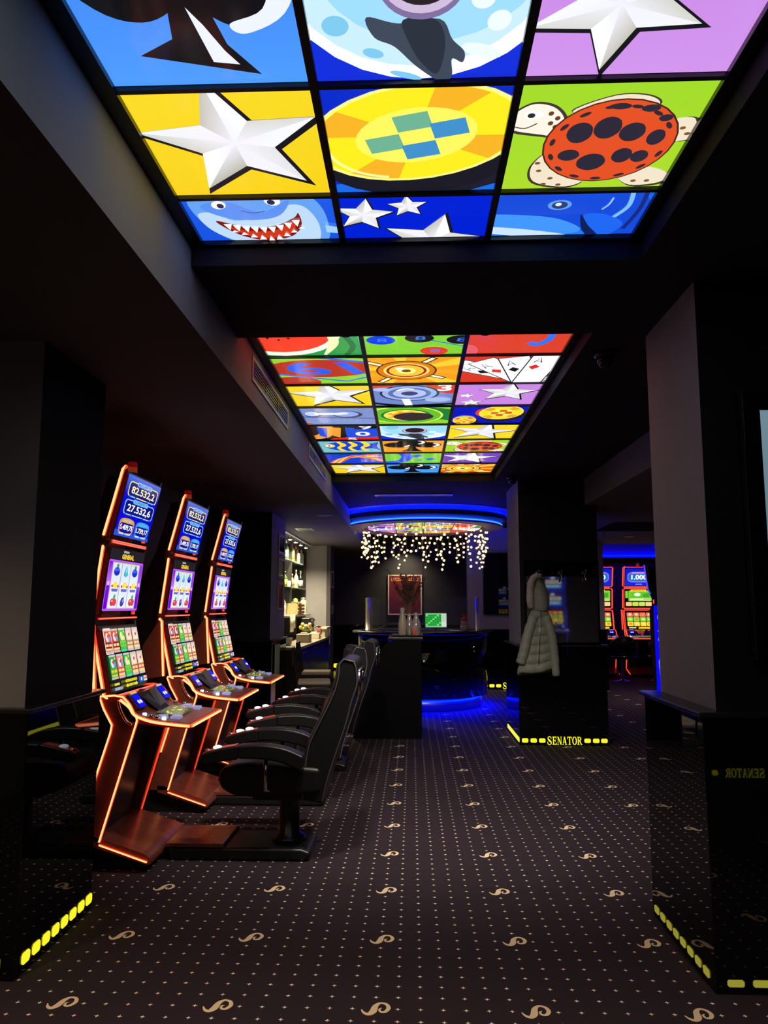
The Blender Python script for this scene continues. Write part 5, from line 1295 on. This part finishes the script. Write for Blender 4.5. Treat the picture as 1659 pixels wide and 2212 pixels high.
m.build('fur_trim', FUR, t)
m = MB(); m.tube([(.02, -.108, .66), (.0, -.125, .4), (-.02, -.125, .1)], .004, 5); m.build('zip', STEEL, t)

# ================================================================== displays
t = thing('framed_display', 'large black framed bluish display on the right pillar', 'display', (1.80, 3.215, 1.84))
m = MB()
for a in ((-.40, .40, .48, .56), (-.40, .40, -.56, -.48)): m.prism([(a[0], a[2]), (a[1], a[2]), (a[1], a[3]), (a[0], a[3])], -.03, .035)
m.prism([(-.40, -.48), (-.325, -.48), (-.325, .48), (-.40, .48)], -.03, .035); m.prism([(.325, -.48), (.40, -.48), (.40, .48), (.325, .48)], -.03, .035)
m.build('frame', GLOSS, t, bevel=.006)
m = MB(); m.box(-.404, -.399, -.034, .0, -.56, .56); m.build('outer_edge', STEEL, t)
m = MB(); A = Art(m, (-.325, -.02, .48), (.65, 0, 0), (0, 0, -.96), (0, -1, 0), eps=.0005); A.rect(0, 0, 1, 1, (104, 128, 140), (78, 100, 112)); A.rect(0, .56, 1, .565, (150, 150, 146)); A.rect(0, .80, 1, .805, (120, 126, 124)); A.rect(.2, .2, .8, .45, (140, 160, 168))
m.build('picture', SCREEN, t)
t = thing('wall_television', 'switched off black television on the far wall block', 'television', (1.60, 13.99, 1.90))
m = MB(); m.box(-.30, .42, -.03, .03, -.56, .56); m.build('casing', PLASTIC, t, bevel=.006)
m = MB(); m.box(-.285, .405, -.034, -.03, -.545, .545); m.build('panel_glass', GLOSS, t)
# small pictures on the bar pillar and the bar wall
def picture(x, y, z, w_, h, label, rot=PI / 2):
    t = thing('small_picture', label, 'picture', (x, y, z), rot, 'small framed pictures near the bar')
    m = MB(); b_ = .035
    for a in ((-w_, w_, h - b_, h), (-w_, w_, -h, -h + b_), (-w_, -w_ + b_, -h + b_, h - b_), (w_ - b_, w_, -h + b_, h - b_)): m.box(a[0], a[1], -.015, 0, a[2], a[3])
    m.build('frame', mat('pale_lilac_frame', lincol=(.55, .5, .58, 1), rough=.4), t)
    m = MB(); m.box(-w_ + b_, w_ - b_, -.006, 0, -h + b_, h - b_); m.build('image', GLOSS, t)
picture(-1.778, 10.28, 2.325, .23, .135, 'top one of three small pictures on the bar pillar')
picture(-1.778, 10.28, 2.0, .23, .135, 'middle one of three small pictures on the bar pillar')
picture(-1.778, 10.24, 1.625, .19, .19, 'bottom one of three small pictures on the bar pillar')
picture(-1.598, 15.3, 2.02, .22, .17, 'upper small picture on the edge beyond the lit wall')
picture(-1.598, 15.3, 1.42, .13, .09, 'lower small plate on the edge beyond the lit wall')

# ================================================================== bar
GS = mat('green_edge_glass', lincol=(.35, .45, .40, 1), rough=.08, alpha=.45, spec=.8)
t = thing('back_bar_shelf', 'tall dark bottle shelf with glass boards behind the bar', 'shelf', (-2.25, 12.8, 0))
m = MB(); m.box(-.44, -.42, -2.1, 2.18, 1.3, 2.56); m.build('back_board', DARK, t)
for y in (-1.5, .35, 2.14):
    m = MB(); m.box(-.42, .17, y - .012, y + .012, 1.36, 2.56); m.build('upright', mat('dark_metal', lincol=(.05, .05, .055, 1), rough=.4, metal=.6), t)
for z in (2.28, 1.82):
    m = MB(); m.box(-.42, .17, -2.1, 2.13, z - .012, z); m.build('glass_board', GS, t)
m = MB(); m.box(-.44, .27, -2.1, 2.15, 1.31, 1.34); m.build('stone_board', mat('pale_stone', lincol=(.6, .58, .48, 1), rough=.3, noise=.2, nscale=20), t)
m = MB(); m.box(-.44, .17, -2.1, 2.15, 0, .92); m.build('base', PLASTIC, t)
def bottle(Y, z, h, r, body, cap, label, kind=0, X=-2.15, band=None):
    t = thing('bottle', label, 'bottle', (X, Y, z), 0, 'bottles on the bar shelves')
    if kind == 0: pr = [(r * .9, 0), (r, .01), (r, h * .55), (r * .85, h * .63), (r * .38, h * .74), (r * .34, h * .88)]
    elif kind == 1: pr = [(r * .9, 0), (r, .01), (r, h * .62), (r * .45, h * .70), (r * .40, h * .88)]
    else: pr = [(r * .7, 0), (r, h * .12), (r * .95, h * .4), (r * .5, h * .62), (r * .3, h * .75), (r * .3, h * .88)]
    m = MB(); m.lathe(pr, 14); m.build('glass', body, t)
    m = MB(); m.lathe([(r * .42, h * .80), (r * .42, h), (.0001, h)], 12); m.build('cap', cap, t)
    if band: m = MB(); m.lathe([(r * 1.02, h * .14), (r * 1.02, h * .46)], 14); m.build('paper_label', band, t)
def glassy(n, c): return mat(n, lincol=c, rough=.08, spec=.9)
BW = glassy('white_bottle', (.62, .60, .50, 1)); BY = glassy('yellow_green_bottle', (.45, .50, .06, 1)); BD = glassy('dark_bottle', (.012, .016, .010, 1)); BA = glassy('amber_bottle', (.34, .22, .10, 1)); BC = glassy('pale_clear_bottle', (.50, .52, .46, 1)); BG = glassy('green_bottle', (.05, .10, .03, 1))
CR = mat('red_foil', lincol=(.5, .03, .03, 1), rough=.3); CW = mat('silver_foil', lincol=(.7, .7, .7, 1), rough=.2, metal=.7); CK = mat('black_cap', lincol=(.02, .02, .02, 1), rough=.3); CG = mat('gold_foil', lincol=(.6, .5, .15, 1), rough=.3, metal=.6)
LW = mat('white_paper', lincol=(.7, .68, .6, 1), rough=.6); LY = mat('yellow_paper', lincol=(.7, .55, .04, 1), rough=.6); LO = mat('orange_paper', lincol=(.6, .22, .06, 1), rough=.6)
Z1, Z2, Z3 = 2.28, 1.82, 1.34
bottle(12.96, Z1, .36, .042, BG, CW, 'silver capped green bottle on the top shelf', 0, band=LW)
bottle(13.2, Z1, .24, .05, BW, CW, 'short pale rounded bottle on the top shelf', 2)
bottle(13.6, Z1, .36, .045, BY, CR, 'red capped yellow green bottle on the top shelf', 1, band=LY)
bottle(14.02, Z1, .33, .038, BA, CW, 'slim amber bottle on the top shelf', 0)
bottle(14.25, Z1, .31, .045, BC, CR, 'red capped pale bottle on the top shelf', 0, band=LW)
bottle(14.72, Z1, .34, .05, BW, CW, 'white bottle with silver cap at the end of the top shelf', 1, band=LW)
bottle(12.85, Z2, .26, .045, BG, CK, 'dim green bottle by the pillar on the second shelf', 0, band=LY)
bottle(13.38, Z2, .37, .042, BD, CR, 'dark red capped bottle on the second shelf', 0, band=LW)
bottle(13.62, Z2, .24, .04, BA, CG, 'small bottle with orange label on the second shelf', 0, band=LO)
bottle(14.1, Z2, .34, .042, BC, CW, 'clear bottle in the middle of the second shelf', 0, band=LW)
bottle(14.66, Z2, .35, .048, BD, CW, 'dark bottle with white cap at the end of the second shelf', 0, band=LW)
bottle(12.75, Z3, .36, .042, BC, CG, 'pale bottle beside the pillar on the stone board', 0, band=LW)
bottle(13.0, Z3, .28, .04, BY, CG, 'yellow bottle behind the crate on the stone board', 1, X=-2.3)
bottle(13.35, Z3, .34, .04, BA, CG, 'brown gold capped bottle behind the crate', 0, X=-2.32)
t = thing('white_mug', 'small white patterned mug on the second shelf', 'mug', (-2.13, 13.1, Z2))
m = MB(); m.lathe([(.04, 0), (.045, .01), (.045, .1), (.041, .1), (.04, .012), (.0001, .012)], 16); m.build('cup', LW, t)
m = MB(); m.tube([(0, .043, .08), (0, .075, .07), (0, .075, .035), (0, .043, .025)], .006, 6); m.build('mug_handle', LW, t)
t = thing('wire_basket', 'wooden wire crate with pale tray on the stone board', 'basket', (-2.1, 13.55, Z3))
m = MB(); SLT = mat('crate_wood', lincol=(.45, .32, .16, 1), rough=.7, noise=.3, nscale=30)
for k in range(3):
    m = MB(); m.box(.12, .135, -.42, .42, .02 + .06 * k, .06 + .06 * k); m.build('crate_slat', SLT, t)
m = MB()
for y in (-.42, -.14, .14, .42): m.box(-.13, .12, y - .008, y + .008, 0, .2)
m.box(-.13, .12, -.42, .42, 0, .015); m.build('crate_frame', SLT, t)
m = MB(); m.lathe([(.0001, .2), (.22, .2), (.26, .215), (.26, .222), (.0001, .21)], 20); m.v = [(a * .5, b_, c_) for a, b_, c_ in m.v]; m.build('tray', LW, t)
m = MB(); m.blob((0, .18, .25), (.05, .06, .04), 10, 6); m.build('limes', mat('lime_green', lincol=(.30, .45, .08, 1), rough=.5), t)
t = thing('glass_jar', 'tall clear jar at the end of the stone board', 'jar', (-2.08, 14.6, Z3))
m = MB(); m.lathe([(.06, 0), (.065, .02), (.065, .24), (.05, .27), (.05, .29), (.0001, .295)], 16); m.build('jar_body', BC, t)
m = MB(); m.lathe([(.055, .27), (.055, .31), (.0001, .312)], 14); m.build('lid', CW, t)
t = thing('white_towel', 'white cloth with tassels hanging below the stone board', 'towel', (-1.97, 12.6, 1.02))
m = MB(); pr = [(-.26 + .04 * k, .012 * math.sin(k * 1.3)) for k in range(14)]
m.add([(x_, y_, .33) for y_, x_ in pr] + [(x_ * 1.8, y_ * (1 - .0), .05 + .12 * (y_ > .0) * y_ * 3) for y_, x_ in pr], [(k, k + 1, k + 15, k + 14) for k in range(13)], 0, None, True); o = m.build('cloth', LW, t); o.modifiers.new('thick', 'SOLIDIFY').thickness = .004
m = MB()
for k in range(13): m.box(-.004, .008, -.25 + .04 * k, -.235 + .04 * k, .27, .32)
m.build('tassels', mat('cream_tassel', lincol=(.6, .55, .4, 1), rough=.9), t)
# counter
t = thing('bar_counter', 'long black bar counter with lit pale worktop', 'counter', (-1.80, 12.5, 0))
m = MB(); m.box(-.20, .20, -1.8, 2.3, 0, .88); m.build('front', PLASTIC, t, bevel=.004)
m = MB(); m.box(-.26, .24, -1.82, 2.32, .88, .92); m.build('worktop', mat('worktop_taupe', lincol=(.30, .27, .20, 1), rough=.3, noise=.2, nscale=15), t, bevel=.004)
m = MB(); m.box(.10, .24, 1.55, 2.32, 1.07, 1.10); m.box(.14, .2, 2.2, 2.26, .92, 1.07); m.box(.14, .2, 1.6, 1.66, .92, 1.07); m.build('raised_ledge', mat('pale_ledge', lincol=(.6, .57, .45, 1), rough=.3), t)
for k in range(3):
    m = MB(); m.box(.201, .215, -1.2 + 1.2 * k, -.9 + 1.2 * k, .80, .815); m.build('front_handle', STEEL, t)
t = thing('coffee_machine', 'black and chrome coffee machine under the stone board', 'coffee machine', (-1.93, 13.9, .92))
m = MB(); m.box(-.12, .12, -.28, .28, .0, .36); m.build('casing', PLASTIC, t, bevel=.02)
m = MB(); m.box(.12, .16, -.24, .24, .06, .08); m.box(.12, .15, -.2, -.06, .30, .33); m.box(.12, .15, .06, .2, .30, .33); m.build('drip_tray', CHROME, t)
for y in (-.12, .12):
    m = MB(); m.tube([(.12, y, .22), (.2, y, .2), (.26, y, .19)], .014, 8); m.build('brew_handle', CHROME, t)
t = thing('coffee_cup', 'large white cup at the near end of the bar worktop', 'mug', (-1.82, 11.2, .92))
m = MB(); m.lathe([(.04, 0), (.06, .02), (.07, .11), (.065, .11), (.055, .02), (.0001, .02)], 16); m.build('cup', LW, t)
m = MB(); m.tube([(0, -.065, .09), (0, -.11, .08), (0, -.105, .04), (0, -.06, .03)], .008, 6); m.build('mug_handle', LW, t)
t = thing('flower_pot', 'yellow flowers in a pale pot on the bar worktop', 'potted plant', (-1.78, 12.9, .92))
m = MB(); m.lathe([(.05, 0), (.07, .12), (.06, .12), (.0001, .10)], 14); m.build('pot', LW, t)
for k in range(9):
    m = MB(); m.blob((random.uniform(-.09, .09), random.uniform(-.1, .1), random.uniform(.16, .3)), random.uniform(.025, .04), 8, 5); m.build('flower', LY if k % 3 else mat('cream_flower', lincol=(.7, .6, .35, 1), rough=.7), t)
m = MB(); m.blob((0, 0, .15), (.08, .09, .06), 10, 6); m.build('leaves', mat('dull_leaf', lincol=(.10, .13, .03, 1), rough=.7), t)
t = thing('red_candle', 'thick red candle at the far end of the bar worktop', 'candle', (-1.72, 14.3, .92))
m = MB(); m.lathe([(.05, 0), (.05, .04), (.0001, .04)], 14); m.build('holder', LW, t)
m = MB(); m.lathe([(.045, .04), (.045, .2), (.0001, .205)], 14); m.build('candle_wax', mat('red_wax', lincol=(.6, .10, .06, 1), rough=.5), t)
for k, (y, sx, h, lb) in enumerate(((12.2, .16, .13, 'pale napkin box nearest on the bar worktop'), (13.5, .12, .10, 'small pale box behind the flowers on the bar'))):
    t = thing('napkin_box', lb, 'box', (-1.72, y, .92))
    m = MB(); m.box(-.1, .1, -sx, sx, 0, h); m.build('carton', mat('cream_card', lincol=(.55, .50, .36, 1), rough=.7), t, bevel=.006)
    m = MB(); m.box(-.05, .05, -.06, .06, h, h + .02); m.build('napkins', LW, t)
# track lamp over the bar
t = thing('track_lamp', 'ceiling rail with four bright spots above the bar shelf', 'spotlight', (-1.98, 13.0, ZL))
m = MB(); m.box(-.02, .02, -2.0, 1.9, -.03, 0); m.build('rail', mat('white_rail', lincol=(.5, .48, .42, 1), rough=.4), t)
SPOTG = mat('spot_glass', lincol=(.8, .7, .5, 1), emi=(1., .86, .58, 1), es=7)
for k, y in enumerate((12.3, 12.9, 13.5, 14.15)):
    m = MB(); m.tube([(0, y - 13, -.03), (0, y - 13, -.06)], .01, 6); m.lathe([(.02, -.05), (.035, -.075), (.038, -.11), (.03, -.11)], 14, (0, y - 13, 0)); hd = m.build('spot_head', CHROME, t)
    m = MB(); m.blob((0, y - 13, -.108), (.034, .034, .014), 12, 6); m.build('spot_lens', SPOTG, hd)
    ld = bpy.data.lights.new('bar_spot', 'SPOT'); ld.energy = 150; ld.spot_size = math.radians(140); ld.spot_blend = .8; ld.color = (1, .84, .50); ld.shadow_soft_size = .02
    lo = bpy.data.objects.new('bar_spot', ld); COL.objects.link(lo); lo.parent = t; lo.location = (0.02, y - 13, -.13)
# bar chairs
def bar_chair(x, y, rz, label):
    t = thing('bar_chair', label, 'chair', (x, y, 0), rz, 'dark framed chairs with pale seats at the bar')
    fm = mat('dark_chair_frame', lincol=(.015, .014, .013, 1), rough=.3)
    m = MB(); m.box(-.2, .2, -.2, .2, .56, .59); m.build('seat_frame', fm, t, bevel=.005)
    m = MB(); m.box(-.19, .19, -.19, .19, .59, .635); m.build('seat_cushion', mat('beige_fabric', lincol=(.50, .42, .30, 1), rough=.9, noise=.1, nscale=80), t, bevel=.02, seg=3)
    for sx in (-1, 1):
        for sy in (-1, 1):
            m = MB(); m.tube([(sx * .18, sy * .18, .56), (sx * .2, sy * .2, 0)], .014, 8); m.build('leg', fm, t)
    m = MB()
    for sy in (-1, 1): m.tube(smooth_path([(-.19, sy * .17, .58), (-.22, sy * .17, .8), (-.25, sy * .17, 1.0)], 4), .013, 8)
    m.build('back_posts', fm, t)
    m = MB(); m.box(-.26, -.235, -.19, .19, .80, 1.02); m.build('backrest', fm, t, bevel=.01)
    m = MB(); m.box(-.2, .2, -.205, -.19, .2, .22); m.box(-.2, .2, .19, .205, .2, .22); m.build('footrest', CHROME, t)
bar_chair(-1.15, 9.05, .12, 'bar chair with pale seat just behind the gaming chairs')
bar_chair(-1.28, 10.3, .05, 'second bar chair with pale seat nearer the bar counter')
# towel on the bar pillar
t = thing('mint_towel', 'pale green towel hanging on the side of the bar pillar', 'towel', (-1.735, 9.86, .60))
m = MB(); m.prism([(-.16 + .02 * k, .004 * math.sin(k * 1.1)) for k in range(17)] + [(.16 - .02 * k, .012 + .004 * math.sin((16 - k) * 1.1)) for k in range(17)], 0, .42, 'z')
m.v = [(b_, a, c_) for a, b_, c_ in m.v]; m.build('cloth', mat('mint_fabric', lincol=(.40, .52, .36, 1), rough=.9), t)
m = MB(); m.box(-.012, .02, -.18, .18, .415, .43); m.build('rail', CHROME, t)

# ================================================================== blue terminal in the side room
t = thing('blue_terminal', 'tall gaming terminal with glowing blue side panel behind the right pillar', 'gaming terminal', (2.5, 8.0, 0))
m = MB(); m.prism([(.0, 0), (.62, 0), (.62, 1.52), (.03, 1.52), (-.01, 1.45), (.0, .5)], .0, .14); m.build('cabinet', PLASTIC, t, bevel=.01)
m = MB(); m.prism([(-.085, 1.92), (-.055, 1.90), (-.02, 1.66), (.02, 1.56), (.3, 1.56), (.3, 1.75), (.02, 1.90)], .0, .12); m.build('top_box', GLOSS, t, bevel=.01)
m = MB(); m.tube([(-.085, -.004, 1.92), (-.055, -.004, 1.66), (-.03, -.004, 1.62)], .007, 6); m.build('violet_edge', BLN[0], t)
m = MB(); A = Art(m, (-.005, -.003, 1.50), (.085, 0, 0), (0, 0, -1.0), (0, -1, 0), eps=.0006); A.rect(0, 0, 1, 1, (10, 6, 225))
lt = (120, 120, 255)
for v0, v1 in ((.10, .14), (.25, .27), (.33, .36)):
    A.stroke([(.42, v0), (.42, v1)], .08, lt); A.stroke([(.6, v0), (.6, v1)], .08, lt); A.stroke([(.42, (v0 + v1) / 2), (.6, (v0 + v1) / 2)], .008, lt)
for v0, v1 in ((.16, .23), (.28, .32), (.37, .45), (.88, .96)): A.stroke([(.52, v0), (.5, v1)], .05, lt)
A.curve([(.62, .48), (.5, .56), (.35, .60), (.75, .62), (.4, .66), (.7, .70), (.45, .74), (.68, .79), (.5, .84), (.62, .87)], .07, lt)
m.build('blue_panel', SCREEN, t)
m = MB(); m.box(.083, .097, -.012, .0, .3, 1.52); m.build('silver_edge', CHROME, t)
